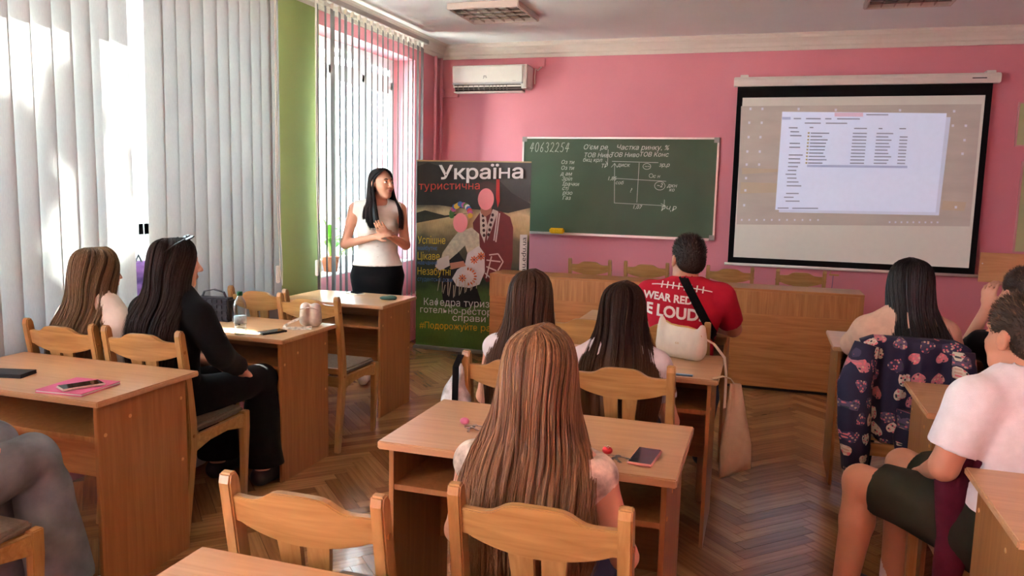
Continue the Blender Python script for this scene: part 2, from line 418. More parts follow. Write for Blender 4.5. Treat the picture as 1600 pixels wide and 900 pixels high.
def sdf_mesh(prims, vox=0.009, fold=0.0, ffreq=28.0, seed=0, inflate=0.0):
    adds = [p for p in prims if p[0] in ('rc', 'el')]
    lo = np.min([prim_bb(p)[0] for p in adds], 0) - inflate - 3 * vox
    hi = np.max([prim_bb(p)[1] for p in adds], 0) + inflate + 3 * vox
    n = np.ceil((hi - lo) / vox).astype(int) + 1
    ax = [lo[i] + vox * np.arange(n[i]) for i in range(3)]
    F = np.full(n, 0.5, np.float32)
    def block(b0, b1):
        i0 = np.clip(np.floor((b0 - lo) / vox).astype(int), 0, n - 1); i1 = np.clip(np.ceil((b1 - lo) / vox).astype(int) + 1, 1, n)
        sl = tuple(slice(i0[i], i1[i]) for i in range(3))
        G = np.stack(np.meshgrid(ax[0][sl[0]], ax[1][sl[1]], ax[2][sl[2]], indexing='ij'), -1)
        return sl, G
    for p in prims:
        if p[0] in ('rc', 'el'):
            k = p[6]; b0, b1 = prim_bb(p); mg = 0.03 + k + inflate
            sl, G = block(b0 - mg, b1 + mg)
            d = prim_d(p, G) - inflate; a = F[sl]
            h = np.clip(.5 + .5 * (a - d) / k, 0, 1)
            F[sl] = a * (1 - h) + d * h - k * h * (1 - h)
        elif p[0] == 'sub':
            q, k = p[1], p[2]; b0, b1 = prim_bb(q)
            sl, G = block(b0 - .03, b1 + .03)
            d = -prim_d(q, G); a = F[sl]
            h = np.clip(.5 - .5 * (a - d) / k, 0, 1)
            F[sl] = a * (1 - h) + d * h + k * h * (1 - h)
    if fold:
        r = np.random.default_rng(seed); sl, G = block(lo, hi)
        w = np.zeros(n, np.float32)
        for _ in range(5):
            d = r.normal(size=3) * np.array([1, 1, .55]); d = d / np.linalg.norm(d) * ffreq * r.uniform(.5, 1.3)
            w += np.sin(G @ d + r.uniform(0, 6) + 1.2 * np.sin(G @ (r.normal(size=3) * ffreq * .35)))
        F += fold * w / 2.2
    for p in prims:
        if p[0] == 'cyl':
            a, d, r, L = p[1:]
            sl, G = block(np.minimum(a, a + d * L) - r - .02, np.maximum(a, a + d * L) + r + .02)
            t = (G - a) @ d; rad = np.sqrt((((G - a) - t[..., None] * d) ** 2).sum(-1))
            c = np.maximum(np.maximum(-t, t - L), rad - r)
            F[sl] = np.maximum(F[sl], -c)
        elif p[0] == 'half':
            sl, G = block(lo, hi); F = np.maximum(F, (G - p[1]) @ p[2])
    F = np.asarray(F, np.float32)
    F[0] = F[-1] = 1; F[:, 0] = F[:, -1] = 1; F[:, :, 0] = F[:, :, -1] = 1
    S = F < 0
    corner = [(i, j, k) for i in (0, 1) for j in (0, 1) for k in (0, 1)]
    cnt = sum(S[i:n[0] - 1 + i, j:n[1] - 1 + j, k:n[2] - 1 + k].astype(np.int8) for i, j, k in corner)
    act = np.argwhere((cnt > 0) & (cnt < 8))
    if len(act) == 0: return np.zeros((0, 3)), np.zeros((0, 4), int)
    idx = -np.ones(np.array(n) - 1, np.int64); idx[tuple(act.T)] = np.arange(len(act))
    acc = np.zeros((len(act), 3)); num = np.zeros(len(act))
    val = {c: F[act[:, 0] + c[0], act[:, 1] + c[1], act[:, 2] + c[2]] for c in corner}
    for c in corner:
        for axi in range(3):
            if c[axi]: continue
            e = list(c); e[axi] = 1; e = tuple(e)
            a, b = val[c], val[e]; mk = (a < 0) != (b < 0)
            t = np.where(mk, a / np.where(mk, a - b, 1), 0)
            pt = np.tile(np.array(c, float), (len(act), 1)); pt[:, axi] += t
            acc[mk] += pt[mk]; num[mk] += 1
    V = lo + (act + acc / num[:, None]) * vox
    Q = []
    for axi in range(3):
        o1, o2 = [(1, 2), (2, 0), (0, 1)][axi]
        sl0 = [slice(1, -1)] * 3; sl1 = [slice(1, -1)] * 3
        sl0[axi] = slice(0, n[axi] - 1); sl1[axi] = slice(1, n[axi])
        A = S[tuple(sl0)]; B = S[tuple(sl1)]
        for flip, mk in ((False, A & ~B), (True, ~A & B)):
            ed = np.argwhere(mk)
            if not len(ed): continue
            ed[:, [i for i in range(3) if i != axi]] += 1
            c = []
            for d1, d2 in ((-1, -1), (0, -1), (0, 0), (-1, 0)):
                e = ed.copy(); e[:, o1] += d1; e[:, o2] += d2; c.append(idx[tuple(e.T)])
            q = np.stack(c, 1); Q.append(q[:, ::-1] if flip else q)
    return V, np.concatenate(Q)

def np_mesh(name, V, Q, attrs=None):
    me = bpy.data.meshes.new(name)
    nv, nq, w = len(V), len(Q), Q.shape[1]
    me.vertices.add(nv); me.vertices.foreach_set('co', np.asarray(V, np.float32).ravel())
    me.loops.add(nq * w); me.loops.foreach_set('vertex_index', np.asarray(Q, np.int32).ravel())
    me.polygons.add(nq); me.polygons.foreach_set('loop_start', np.arange(0, nq * w, w, dtype=np.int32))
    me.update(calc_edges=True); me.validate()
    for k, a in (attrs or {}).items():
        at = me.attributes.new(k, 'FLOAT', 'POINT'); at.data.foreach_set('value', np.asarray(a, np.float32))
    return me
def sdf_obj(name, prims, material, parent, **kw):
    V, Q = sdf_mesh(prims, **kw)
    return link(name, np_mesh(name, V, Q), material, parent, True)

# ------------------------------------------------------------------ the room
XL, XR, YB, YF, ZC = -3.34, 2.35, -3.0, 7.90, 3.0
WT = 0.40                                            # thickness of the window wall
WINS = [(2.30, 4.80), (5.45, 7.22), (-0.55, 1.75), (-2.75, -1.10)]   # y ranges of the openings
SILL, HEAD = 0.80, 2.75

# floor: slab with herringbone parquet blocks on it
floor = struct(box(XL - WT, XR + .2, YB - .2, YF + .2, -0.30, -0.012).build('floor', mat('floor_screed', (70, 46, 28), .8)))
PLW, PLL = 0.07, 0.42
def plank_mesh():
    mb = box(-PLL / 2 + .0008, PLL / 2 - .0008, -PLW / 2 + .0008, PLW / 2 - .0008, -0.012, 0.0)
    me = mb.mesh('plank'); bm = bmesh.new(); bm.from_mesh(me); bmesh.ops.recalc_face_normals(bm, faces=bm.faces)
    uv = bm.loops.layers.uv.new('UVMap')
    for f in bm.faces:
        for l in f.loops: l[uv].uv = (l.vert.co.x, l.vert.co.y)
    bm.to_mesh(me); bm.free(); me.materials.append(PARQ)
    return me
PLM = plank_mesh()
spots = []
# herringbone running along y: columns of L-shaped pairs
n6 = int(round(PLL / PLW))
s2 = 1 / math.sqrt(2)
for a in range(-80, 160):
    for b in range(-30, 40):
        # basic (unrotated) herringbone lattice: step (W, W) and (L, -L) ... rotated by 45 degrees
        ox = a * PLW + b * PLL; oy = a * PLW - b * PLL
        for kind in (0, 1):
            if kind == 0: cx, cy, ang = ox + PLL / 2, oy + PLW / 2, 0.0
            else: cx, cy, ang = ox + PLW / 2 , oy + PLW + PLL / 2, PI / 2
            x = (cx - cy) * s2; y = (cx + cy) * s2
            if XL - .02 < x < XR - .0 and YB < y < YF - .0: spots.append((x - 0.0, y, ang + PI / 4))
vis = []
for i, (x, y, a) in enumerate(spots):
    d = Vector((x, y, 0)) - Vector((0, 0, 1.553)); z = d.dot(Fw)
    px = 800 + 1236.4 * d.dot(Rt) / max(z, .01); py = 450 - 1236.4 * d.dot(Up) / max(z, .01)
    open_floor = (-0.10 < x < 0.62 and 1.9 < y < 6.4) or (-2.2 < x < -1.12 and 1.9 < y < 6.9) or (-0.25 < x < .4 and y > 5.2)
    if z > .3 and 0 < px < 1600 and 0 < py < 905 and open_floor: vis.append((z, i))
vis.sort(); single = set(i for _, i in vis[:300])
V = []; Fc = []; UV = []; TN = []
for i, (x, y, a) in enumerate(spots):
    if i in single:
        o = bpy.data.objects.new('plank', PLM); COL.objects.link(o); o.parent = floor
        o.location = (x, y, random.uniform(-.0006, .0002)); o.rotation_euler = (0, 0, a)
    else:
        c, s = math.cos(a), math.sin(a); t = random.random(); n = len(V); h = random.uniform(-.0006, .0002)
        for (lx, ly) in ((-1, -1), (1, -1), (1, 1), (-1, 1)):
            lx *= PLL / 2 - .0008; ly *= PLW / 2 - .0008
            V.append((x + c * lx - s * ly, y + s * lx + c * ly, h)); UV.append((lx + t * 9, ly)); TN.append(t)
        for k in range(4):
            V.append((*V[n + k][:2], -.012)); UV.append(UV[n + k]); TN.append(t)
        Fc += [(n, n + 1, n + 2, n + 3)] + [(n + k, n + 4 + k, n + 4 + (k + 1) % 4, n + (k + 1) % 4) for k in range(4)]
me = bpy.data.meshes.new('parquet_blocks'); me.from_pydata(V, [], Fc); me.update()
at = me.attributes.new('tone', 'FLOAT', 'POINT'); at.data.foreach_set('value', TN)
ul = me.uv_layers.new(name='UVMap')
li = np.zeros(len(me.loops), np.int32); me.loops.foreach_get('vertex_index', li)
ul.data.foreach_set('uv', np.array(UV, np.float32)[li].ravel())
pb = link('parquet_blocks', me, PARQ, floor); pb['kind'] = 'stuff'

struct(box(XL - WT, XR + .2, YB - .2, YF + .2, ZC, ZC + .2).build('ceiling', WHITE))
struct(box(XL - WT, XR + .2, YF, YF + .2, -.3, ZC).build('wall_front', PINK))
struct(box(XR, XR + .2, YB, YF, -.3, ZC).build('wall_right', PINK))
struct(box(XL - WT, XR + .2, YB - .2, YB, -.3, ZC).build('wall_back', PINK))
# window wall: piers, breast and lintel in one shell; pink with a green pier skin
wl = MB()
ys = sorted(WINS)
wl.box(XL - WT, XL, YB, YF, -.3, SILL).box(XL - WT, XL, YB, YF, HEAD, ZC)
edge = [YB] + [v for w in ys for v in w] + [YF]
for i in range(0, len(edge), 2): wl.box(XL - WT, XL, edge[i], edge[i + 1], SILL, HEAD)
struct(wl.build('wall_left', PINK))
pier = struct(box(XL - WT + .05, XL + .012, 4.79, 5.46, SILL - .0, ZC - .1).build('trim_1', GREEN))
struct(box(XL, XL + .012, 4.79, 5.46, 0.0, SILL).build('trim_2', GREEN))
struct(box(XL, XL + .012, 1.74, 2.31, 0.0, ZC - .1).build('trim_3', GREEN))
# cornice
def cornice(name, pts, flip, axis, a0, a1):
    mb = MB(); prof = [(0, 0), (0.0, -.145), (.018, -.145), (.022, -.115), (.035, -.105), (.04, -.075), (.06, -.05), (.075, -.04), (.075, -.018), (.085, 0)]
    if axis == 'x': mb.prism([(YF - p[0], ZC + p[1]) for p in prof], a0, a1, 'yz')
    elif axis == 'yl': mb.prism([(XL + p[0], ZC + p[1]) for p in prof], a0, a1, 'xz')
    else: mb.prism([(XR - p[0], ZC + p[1]) for p in prof], a0, a1, 'xz')
    struct(mb.build(name, mat('cornice_white', (232, 224, 212), .6)))
cornice('trim_4', 0, 0, 'x', XL, XR); cornice('trim_5', 0, 0, 'yl', YB, YF); cornice('trim_6', 0, 0, 'yr', YB, YF)
SKIRT = mat('skirting_paint', (150, 96, 62), .5)
struct(box(XL, XR, YF - .02, YF, 0, .08).build('baseboard_front', SKIRT))
struct(box(XR - .02, XR, YB, YF - .02, 0, .08).build('baseboard_right', SKIRT))

# windows
def make_window(name, y0, y1, mullions, transom, open_sash=False):
    xo = XL - WT + .10; d = .07
    root = bpy.data.objects.new(name, None); COL.objects.link(root); struct(root); root.location = (xo, y0, SILL)
    W, H = y1 - y0, HEAD - SILL
    fr = MB(); t = .06
    fr.box(0, d, 0, W, 0, t).box(0, d, 0, W, H - t, H).box(0, d, 0, t, t, H - t).box(0, d, W - t, W, t, H - t)
    fr.build('window_frame', PVC, root, bevel=.004)
    cols = [0] + mullions + [W]
    for mu in mullions: box(.0, d, mu - .045, mu + .045, t, H - t).build('mullion', PVC, root, bevel=.004)
    for i in range(len(cols) - 1):
        a = cols[i] + (.045 if i else t); b = cols[i + 1] - (.045 if i < len(cols) - 2 else t)
        rows = [t] + ([transom] if transom else []) + [H - t]
        for j in range(len(rows) - 1):
            r0, r1 = rows[j] + (.035 if j else 0), rows[j + 1] - (.035 if j < len(rows) - 2 else 0)
            sash = MB(); q = .045
            opened = open_sash and i == 1 and j == len(rows) - 2
            sash.box(.01, d + .015, a, b, r0, r0 + q).box(.01, d + .015, a, b, r1 - q, r1)
            sash.box(.01, d + .015, a, a + q, r0 + q, r1 - q).box(.01, d + .015, b - q, b, r0 + q, r1 - q)
            so = sash.build('sash', PVC, root, bevel=.003)
            p = box(.035, .047, a + q - .005, b - q + .005, r0 + q - .005, r1 - q + .005).build('pane', GLASS, so)
            if opened:
                so.location = (0, b, 0); so.rotation_euler = (0, 0, math.radians(-22))
                for me_ in (so.data, p.data):
                    for v in me_.vertices: v.co.y -= b
        if transom: box(.0, d, cols[i], cols[i + 1], transom - .035, transom + .035).build('transom', PVC, root, bevel=.003)
    hb = MB().box(d + .016, d + .03, cols[1] + .05, cols[1] + .075, H * .55, H * .55 + .06)
    hb.box(d + .03, d + .045, cols[1] + .053, cols[1] + .072, H * .55 - .09, H * .55 + .045).build('handle', PVC, root, bevel=.003)
    box(d + .01, WT - .12 + .02, -.0, W, -.03, .012).build('window_sill', PVC, root, bevel=.004)
    return root
make_window('window_1', *WINS[0], [0.78, 1.57], 0.45)
make_window('window_2', *WINS[1], [0.60, 1.18], 1.70, True)
make_window('window_3', *WINS[2], [0.8, 1.55], 0.45)
make_window('window_4', *WINS[3], [0.8], 0.45)
for i, (y0, y1) in enumerate(WINS):                         # sampling portals in the openings
    l = bpy.data.lights.new('window_portal', 'AREA'); l.shape = 'RECTANGLE'; l.size = HEAD - SILL; l.size_y = y1 - y0
    l.cycles.is_portal = True
    lo_ = bpy.data.objects.new('window_portal', l); COL.objects.link(lo_)
    lo_.location = (XL - WT - .01, (y0 + y1) / 2, (SILL + HEAD) / 2); lo_.rotation_euler = (0, -PI / 2, 0)

# outside: rough rendered fins of the facade, ground, trees
PEB = mat('pebble_dash', (96, 102, 112), .9, .2, var=.45, scale=70, bump=.6, bscale=120)
struct(box(XL - WT - .85, XL - WT, 4.92, 5.30, -3.2, 4.2).build('trim_7', PEB))
struct(box(XL - WT - .40, XL - WT, 7.42, 7.80, -3.2, 4.2).build('trim_8', PEB))
BOUNCE_GROUND = mat('pale_bounce_ground', (206, 204, 194), .95, .1, var=.2, scale=3)  # unseen ground, made pale to bounce sunlight up onto the ceiling
gm = MB().box(-60, XL - WT - .02, -40, 50, -3.6, -3.3).build('ground', BOUNCE_GROUND); struct(gm)
LEAF = mat('leaf_green', (96, 140, 60), .6, .3, var=.4, scale=2)
BARK = mat('bark', (92, 78, 64), .9, .1, var=.3, scale=14, bump=.4, bscale=30)
def tree(label, x, y, blobs, nleaf, seed, size=.11):
    r = np.random.default_rng(seed)
    root = thing('tree', label, 'tree', (x, y, -3.3), 0, 'trees outside the windows')
    tk = MB().tube([(0, 0, 0), (.05, .03, 1.8), (-.05, .1, 3.6), (.06, .05, 5.2)], [.16, .13, .10, .05], 10)
    for b in blobs[:5]:
        tk.tube([(0, .05, 3.0), (b[0] * .5, b[1] * .5, (b[2] + 3) / 2), (b[0], b[1], b[2])], [.07, .045, .015], 6)
    tk.build('trunk', BARK, root, smooth=True)
    P = []
    for (bx, by, bz, br) in blobs:
        d = r.normal(size=(nleaf // len(blobs), 3)); d /= np.linalg.norm(d, axis=1)[:, None]
        P.append(np.array([bx, by, bz]) + d * (br * r.uniform(.25, 1, (len(d), 1)) ** .5) * np.array([1, 1, .8]))
    P = np.concatenate(P); n = len(P)
    a = r.normal(size=(n, 3)); a /= np.linalg.norm(a, axis=1)[:, None]
    b = np.cross(a, r.normal(size=(n, 3))); b /= np.linalg.norm(b, axis=1)[:, None]
    L = size * r.uniform(.6, 1.3, (n, 1))
    V = np.stack([P - a * L, P + b * L * .45, P + a * L, P - b * L * .45], 1).reshape(-1, 3)
    Q = np.arange(4 * n).reshape(-1, 4)
    o = link('foliage', np_mesh('foliage', V, Q), LEAF, root); o['kind'] = 'stuff'
    return root
# trees: the crowns stand between the sun and the windows and dapple the blinds
def crown(x, y, cells, rnd):
    return cells
rr = random.Random(11)
T1 = []
# points on window plane that are shaded, pushed out along the sun's direction
def outward(yw, zw, t): p = Vector((XL, yw, zw)) - SUN_DIR * t; return p
base1 = Vector((-9.0, 2.6, -3.3))
for (yw, zw, rad) in [(2.62, 1.70, .24), (2.55, .95, .40), (3.02, 1.98, .13), (3.10, .70, .22), (3.62, 1.75, .22), (3.50, .95, .26),
                      (3.9, 2.2, .5), (4.0, 1.4, .5), (4.05, .6, .6), (4.5, 1.9, .55), (4.55, 1.1, .55), (4.6, .5, .55), (1.9, 1.6, .8), (1.2, 2.2, .8), (1.1, 1.0, .9), (.2, 1.6, 1.0)]:
    p = outward(yw, zw, 7.0 + rr.uniform(-.5, .5)) - base1; T1.append((p.x, p.y, p.z, rad))
tree('broad leafy tree outside the wide window with closed blinds', *base1[:2], T1, 26000, 3)
T2 = []
base2 = Vector((-13.0, 6.6, -3.3))
for (yw, zw, rad) in [(5.3, 2.5, .6), (5.5, 1.7, .6), (5.4, .9, .6), (6.1, 2.4, .6), (6.2, 1.5, .6), (6.0, .7, .6), (6.8, 2.5, .6), (6.9, 1.6, .6), (6.7, .8, .6), (7.4, 2.1, .6), (7.4, 1.2, .5), (7.3, .4, .5), (5.0, 1.4, .5)]:
    p = outward(yw, zw, 12.2 + rr.uniform(-.5, .5)) - base2; T2.append((p.x, p.y, p.z, rad))
tree('tall leafy tree outside the window with open blind slats', *base2[:2], T2, 24000, 5)
T3 = [(0, 0, 3.6, 1.3), (.8, 1.0, 3.2, 1.1), (-.6, 1.6, 3.9, 1.2), (.4, -1.2, 3.3, 1.1), (-.4, 2.6, 3.0, 1.0)]
tree('low bushy tree farther off on the lawn', -8.0, 10.5, T3, 9000, 7)

# vertical blinds -----------------------------------------------------------
def blind(label, y0, y1, slats, zb, zt=2.84, cord_y=None):
    root = thing('vertical_blind', label, 'blind', (XL + .14, y0, 0))
    box(-.025, .025, -.02, y1 - y0 + .02, zt + .045, zt + .085).build('rail', mat('rail_grey', (188, 180, 172), .4), root, bevel=.004)
    box(-.03, .03, -.03, -.02, zt + .035, zt + .09).build('end_cap', PLASTIC, root)
    for (yc, ang, w, lean) in slats:
        n = 6; v = []; f = []
        for k, z in enumerate((zb, zt * .5 + zb * .5, zt)):
            for i in range(n + 1):
                s = (i / n - .5) * w; bow = .006 * math.cos(PI * (i / n - .5))
                dy = lean * (zt - z)
                v.append((s * math.sin(ang) + bow * math.cos(ang), s * math.cos(ang) - bow * math.sin(ang) + dy, z))
        for k in range(2):
            for i in range(n): f.append((k * 7 + i, k * 7 + i + 1, k * 7 + 8 + i, k * 7 + 7 + i))
        o = MB().add(v, f).build('slat', BLIND, root, smooth=True); o.location = (0, yc - y0, 0)
        box(-.012, .012, -.006, .006, zt - .005, zt + .05).build('carrier', PLASTIC, o)
        box(-.004, .004, -w * .45, w * .45, zb + .0, zb + .03).build('weight', PLASTIC, o).rotation_euler = (0, 0, -ang)
    if cord_y is not None:
        c = MB().tube([(.03, cord_y - y0, zt + .04), (.03, cord_y - y0 - .01, 1.6), (.03, cord_y - y0 + .02, .95), (.03, cord_y - y0 + .045, .84), (.03, cord_y - y0 + .05, .95), (.03, cord_y - y0 + .01, 1.6), (.03, cord_y - y0 + .012, zt + .04)], .003, 6)
        c.build('cord', PLASTIC, root)
        box(.018, .042, cord_y - y0 - .02, cord_y - y0 + .005, .86, .98).build('cord_weight', PLASTIC, root, bevel=.005)
    return root
sl = []
for i, yc in enumerate([2.10, 2.21, 2.32, 2.43, 2.54, 2.65, 2.76, 2.872, 2.982, 3.092, 3.207, 3.33]):
    sl.append((yc, .22, .124, 0))
for yc, a, w, ln in [(3.595, .12, .127, -.012), (3.70, .05, .127, -.006), (3.81, .10, .127, 0), (3.92, .12, .127, 0), (4.03, .3, .127, 0), (4.14, .25, .127, 0), (4.25, .15, .127, 0), (4.36, .2, .127, 0), (4.47, .12, .127, 0), (4.58, .15, .127, 0), (4.67, .1, .127, 0)]:
    sl.append((yc, a, w, ln))
blind('closed cream vertical blind with one open gap, beside the green pier', 2.04, 4.74, sl, .16, cord_y=4.66)
sl = []
for k, yc in enumerate([5.226, 5.343, 5.443, 5.549, 5.64, 5.746, 5.852, 5.959, 6.069, 6.171, 6.268, 6.36, 6.462, 6.563, 6.671, 6.774, 6.875, 6.983, 7.08]):
    th = math.atan2(3.2, yc) ; a = PI / 2 - .0 - (PI / 2 - math.atan2(3.2, yc)) 
    wob = [0.30, .22, .55, .3, .38, .28, .24, .22, .2, .12, .16, .12, .14, .16, .14, .15, .2, .35, .45][k]
    sl.append((yc, -a + wob * .55, .11, 0))
blind('white vertical blind turned open behind the standing teacher', 5.17, 7.16, sl, .50, cord_y=5.16)

blind('unseen closed cream vertical blind added to dim the window beside the bare desk', -.62, 1.80, [(-.55 + .11 * k, .16, .127, 0) for k in range(22)], .16, cord_y=1.74)  # unseen blind, added to cut the window light on the foreground

# things on the front wall ----------------------------------------------------
cab = thing('cable_box', 'small pink junction box high up beside the air conditioner', 'junction box', (-2.25, YF, 2.79))
box(-.035, .035, -.04, 0, -.03, .05).build('box', PINK, cab, bevel=.004)
MB().tube([(.0, -.02, -.03), (-.03, -.05, -.07), (-.06, -.03, -.05), (-.07, -.02, -.12), (-.07, -.015, -.20)], .006, 6).build('cable', PLASTIC, cab)
tr = thing('cable_duct', 'pink square duct running from air conditioner to the corner', 'duct', (-3.33, YF, 2.5))
box(0.005, .185, -.05, 0, -.03, .055).build('duct', PINK, tr, bevel=.004)
box(.0, .045, -.10, -.05, -.035, .045).build('elbow', PINK, tr, bevel=.004)
tag(box(.35, .362, YF - .012, YF, 2.64, 2.86).build('cable_strip', PINK), 'thin pink cable strip above the projection screen', 'cable')
pp = MB().tube([(XL + .045, 7.62, 0.0), (XL + .045, 7.62, ZC - .15)], .018, 10).tube([(XL + .045, 7.76, 0.0), (XL + .045, 7.76, ZC - .15)], .018, 10)
hp = thing('heating_pipe', 'pair of pink painted heating pipes in the corner', 'pipe', (XL + .045, 7.7, 0))
for dy in (-.08, .07): MB().tube([(0, dy, 0), (0, dy, ZC - .15)], .016, 10).build('pipe', PINK, hp, smooth=True)
rad = thing('radiator', 'pink ribbed radiator below the window behind the poster', 'radiator', (XL + .055, 6.35, .12))
for k in range(13): box(-.04, .04, k * .06, k * .06 + .045, 0, .36).build('rib', PINK, rad, bevel=.012)
MB().tube([(0, -.04, .33), (0, .8, .33)], .016, 8).tube([(0, -.04, .04), (0, .8, .04)], .016, 8).build('pipe', PINK, rad, smooth=True)

# air conditioner
ac = thing('air_conditioner', 'white wall-mounted split air conditioner on the pink wall', 'air conditioner', (-2.74, YF, 2.50))
acw = .40
box(-acw, acw, -.20, 0, .03, .265).build('body', PLASTIC, ac, bevel=.018, seg=3)
MB().prism([(-.215, .09), (-.222, .25), (-.205, .262), (-.19, .262), (-.19, .09)], -acw + .004, acw - .05, 'yz').build('front_panel', PLASTIC, ac, bevel=.006)
box(-acw + .004, acw - .05, -.218, -.19, .075, .088).build('trim_strip', mat('silver_strip', (196, 196, 196), .3), ac)
MB().prism([(-.205, .072), (-.17, .01), (-.05, .0), (-.05, .04), (-.17, .075)], -acw + .02, acw - .07, 'yz').build('outlet', mat('vent_dark', (62, 54, 50), .6), ac)
for x0, x1 in ((-acw + .03, -.03), (-.02, .20)):
    for k in range(6):
        xx = x0 + (x1 - x0) * (k + .5) / 6
        box(xx - .004, xx + .004, -.2, -.16, .02, .07).build('vane', mat('vent_grey', (120, 112, 104), .5), ac)
MB().prism([(-.212, -.004), (-.208, .004), (-.120, .000), (-.120, -.008)], -acw + .02, acw - .05, 'yz').build('flap', PLASTIC, ac)
box(acw - .045, acw - .002, -.205, -.02, .03, .26).build('side_cover', mat('ac_side', (206, 188, 180), .45), ac, bevel=.008)
wall_text('logo', 'JTL', .03, (-.06, -.2235, .135), mat('logo_grey', (96, 92, 88), .5), ac, bold=.02)
wall_text('logo', 'inverter', .011, (.25, -.2235, .10), MATS['logo_grey'], ac)

# chalkboard
CH = mat('chalk', (214, 222, 210), .95, .05)
BOARD = mat('green_chalkboard', (74, 94, 72), .55, .3, var=.10, scale=2.2)
bx0, bx1, bz0, bz1 = -2.43, -.47, 1.085, 2.065
cb = thing('chalkboard', 'green chalkboard with chalk notes and a hand-drawn graph', 'chalkboard', (bx0, YF, bz0))
BW, BH = bx1 - bx0, bz1 - bz0
box(0, BW, -.022, -.002, 0, BH).build('panel', BOARD, cb)
ALU = mat('aluminium', (214, 208, 202), .35, .5, .6)
for a in ((0, BW, -.03, -.0, BH - .018, BH), (0, BW, -.03, 0, 0, .018), (0, .018, -.03, 0, .018, BH - .018), (BW - .018, BW, -.03, 0, .018, BH - .018)):
    box(*a).build('frame', ALU, cb, bevel=.003)
box(.05, BW - .05, -.085, -.03, -.004, .006).build('chalk_tray', ALU, cb, bevel=.002)
for x in (.0, BW - .05):
    for z in (0.0, BH - .05): box(x, x + .05, -.033, -.03, z, z + .05).build('corner_cap', mat('cap_grey', (150, 146, 140), .5), cb, bevel=.001)
def stroke(mb, pts, w=.005, y=-.0235):
    for (a, b) in zip(pts[:-1], pts[1:]):
        a = Vector((a[0], y, a[1])); b = Vector((b[0], y, b[1])); d = (b - a)
        if d.length < 1e-5: continue
        n = Vector((-d.z, 0, d.x)).normalized() * w / 2; e = d.normalized() * w * .3
        mb.add([a + n - e, a - n - e, b - n + e, b + n + e], [(0, 1, 2, 3)])
def arc(cx, cz, rx, rz, a0=0, a1=360, n=14):
    return [(cx + rx * math.cos(math.radians(a0 + (a1 - a0) * i / n)), cz + rz * math.sin(math.radians(a0 + (a1 - a0) * i / n))) for i in range(n + 1)]
DIG = {'4': [[(.55, 1), (.1, .35), (.9, .4)], [(.75, .95), (.5, 0)]], '0': [arc(.5, .5, .38, .5)],
       '6': [[(.75, 1), (.35, .65), (.2, .3)] + arc(.48, .24, .28, .24, 180, 540)], '3': [arc(.45, .76, .3, .24, 150, -80) + arc(.45, .25, .36, .27, 85, -150)],
       '2': [arc(.45, .75, .32, .25, 160, -20) + [(.55, .4), (.1, .03), (.4, .1), (.95, 0)]], '5': [[(.9, 1), (.35, .97), (.25, .58)] + arc(.4, .3, .38, .28, 80, -140)]}
num = MB()
for i, c in enumerate('40632254'):
    for st in DIG[c]:
        stroke(num, [(.075 + i * .053 + p[0] * .044 + p[1] * .012, BH - .15 + p[1] * .092) for p in st], .0055)
num.build('chalk_writing', CH, cb)
GW = (BW / 306.0)                                    # metres per photographed pixel on the board
def bp_(px, py): return ((px - 818) * GW, BH - (py - 215) * GW)
gr = MB()
for pts in ([(968, 256), (970, 316), (1049, 318)], [(963, 261), (968, 255), (972, 261)], [(1042, 315), (1049, 318), (1043, 320)], [(968, 278), (1048, 281)],
            [(1006, 254), (1005, 314)], [(964, 252), (1035, 253)], [(957, 234), (957, 257), (954, 252)], [(1047, 309), (1047, 322)]):
    stroke(gr, [bp_(*p) for p in pts], .004)
for cx, cy, a, b in ((1018, 259, 6, 4.5), (1025, 273, 3, 3), (1039, 288, 8, 6.5)):
    c = bp_(cx, cy); stroke(gr, arc(c[0], c[1], a * GW, b * GW), .004)
gr.build('chalk_graph', CH, cb)
for (px, py, s, sz) in [(917, 234, "О'єм ре", 10), (918, 246, 'ТОВ Ниво', 9), (917, 253, 'бкц крл', 8), (969, 234, 'Частка ринку, %', 10), (960, 245, 'ТОВ Ниво', 9), (1005, 244, 'ТОВ Конс', 9),
                        (946, 262, 'ТР', 8), (972, 260, 'диск', 8), (1036, 259, 'зр,р', 8), (1028, 276, 'с н', 7), (957, 281, '1,85', 8), (970, 287, 'соб', 7), (1034, 290, '~2', 8), (1050, 290, 'дкн', 8), (1053, 296, 'ко', 7),
                        (1014, 261, '~~', 7), (993, 299, '?', 9), (998, 324, '1,07', 8), (1042, 326, 'РЧ,Р', 10), (882, 257, 'Оз ти', 8), (882, 266, 'Оз ти', 8), (882, 275, 'д ам', 8), (884, 283, 'Зріл', 8),
                        (885, 291, 'Ірачки', 8), (885, 298, 'сті', 8), (886, 305, 'різо', 8), (886, 313, 'Газ', 8)]:
    x, z = bp_(px, py)
    wall_text('chalk_writing', s, sz * GW * 1.05, (x, -.0235, z), CH, cb, shear=.25)
sp = box(-.075, .075, -.03, .03, 0, .055).build('sponge', mat('yellow_sponge', (232, 186, 40), .9, .1, var=.1, scale=60, bump=.4, bscale=200), None, bevel=.012, seg=3)
sp.location = (-2.03, YF - .058, bz0 + .007); tag(sp, 'yellow sponge on the chalkboard tray', 'sponge')

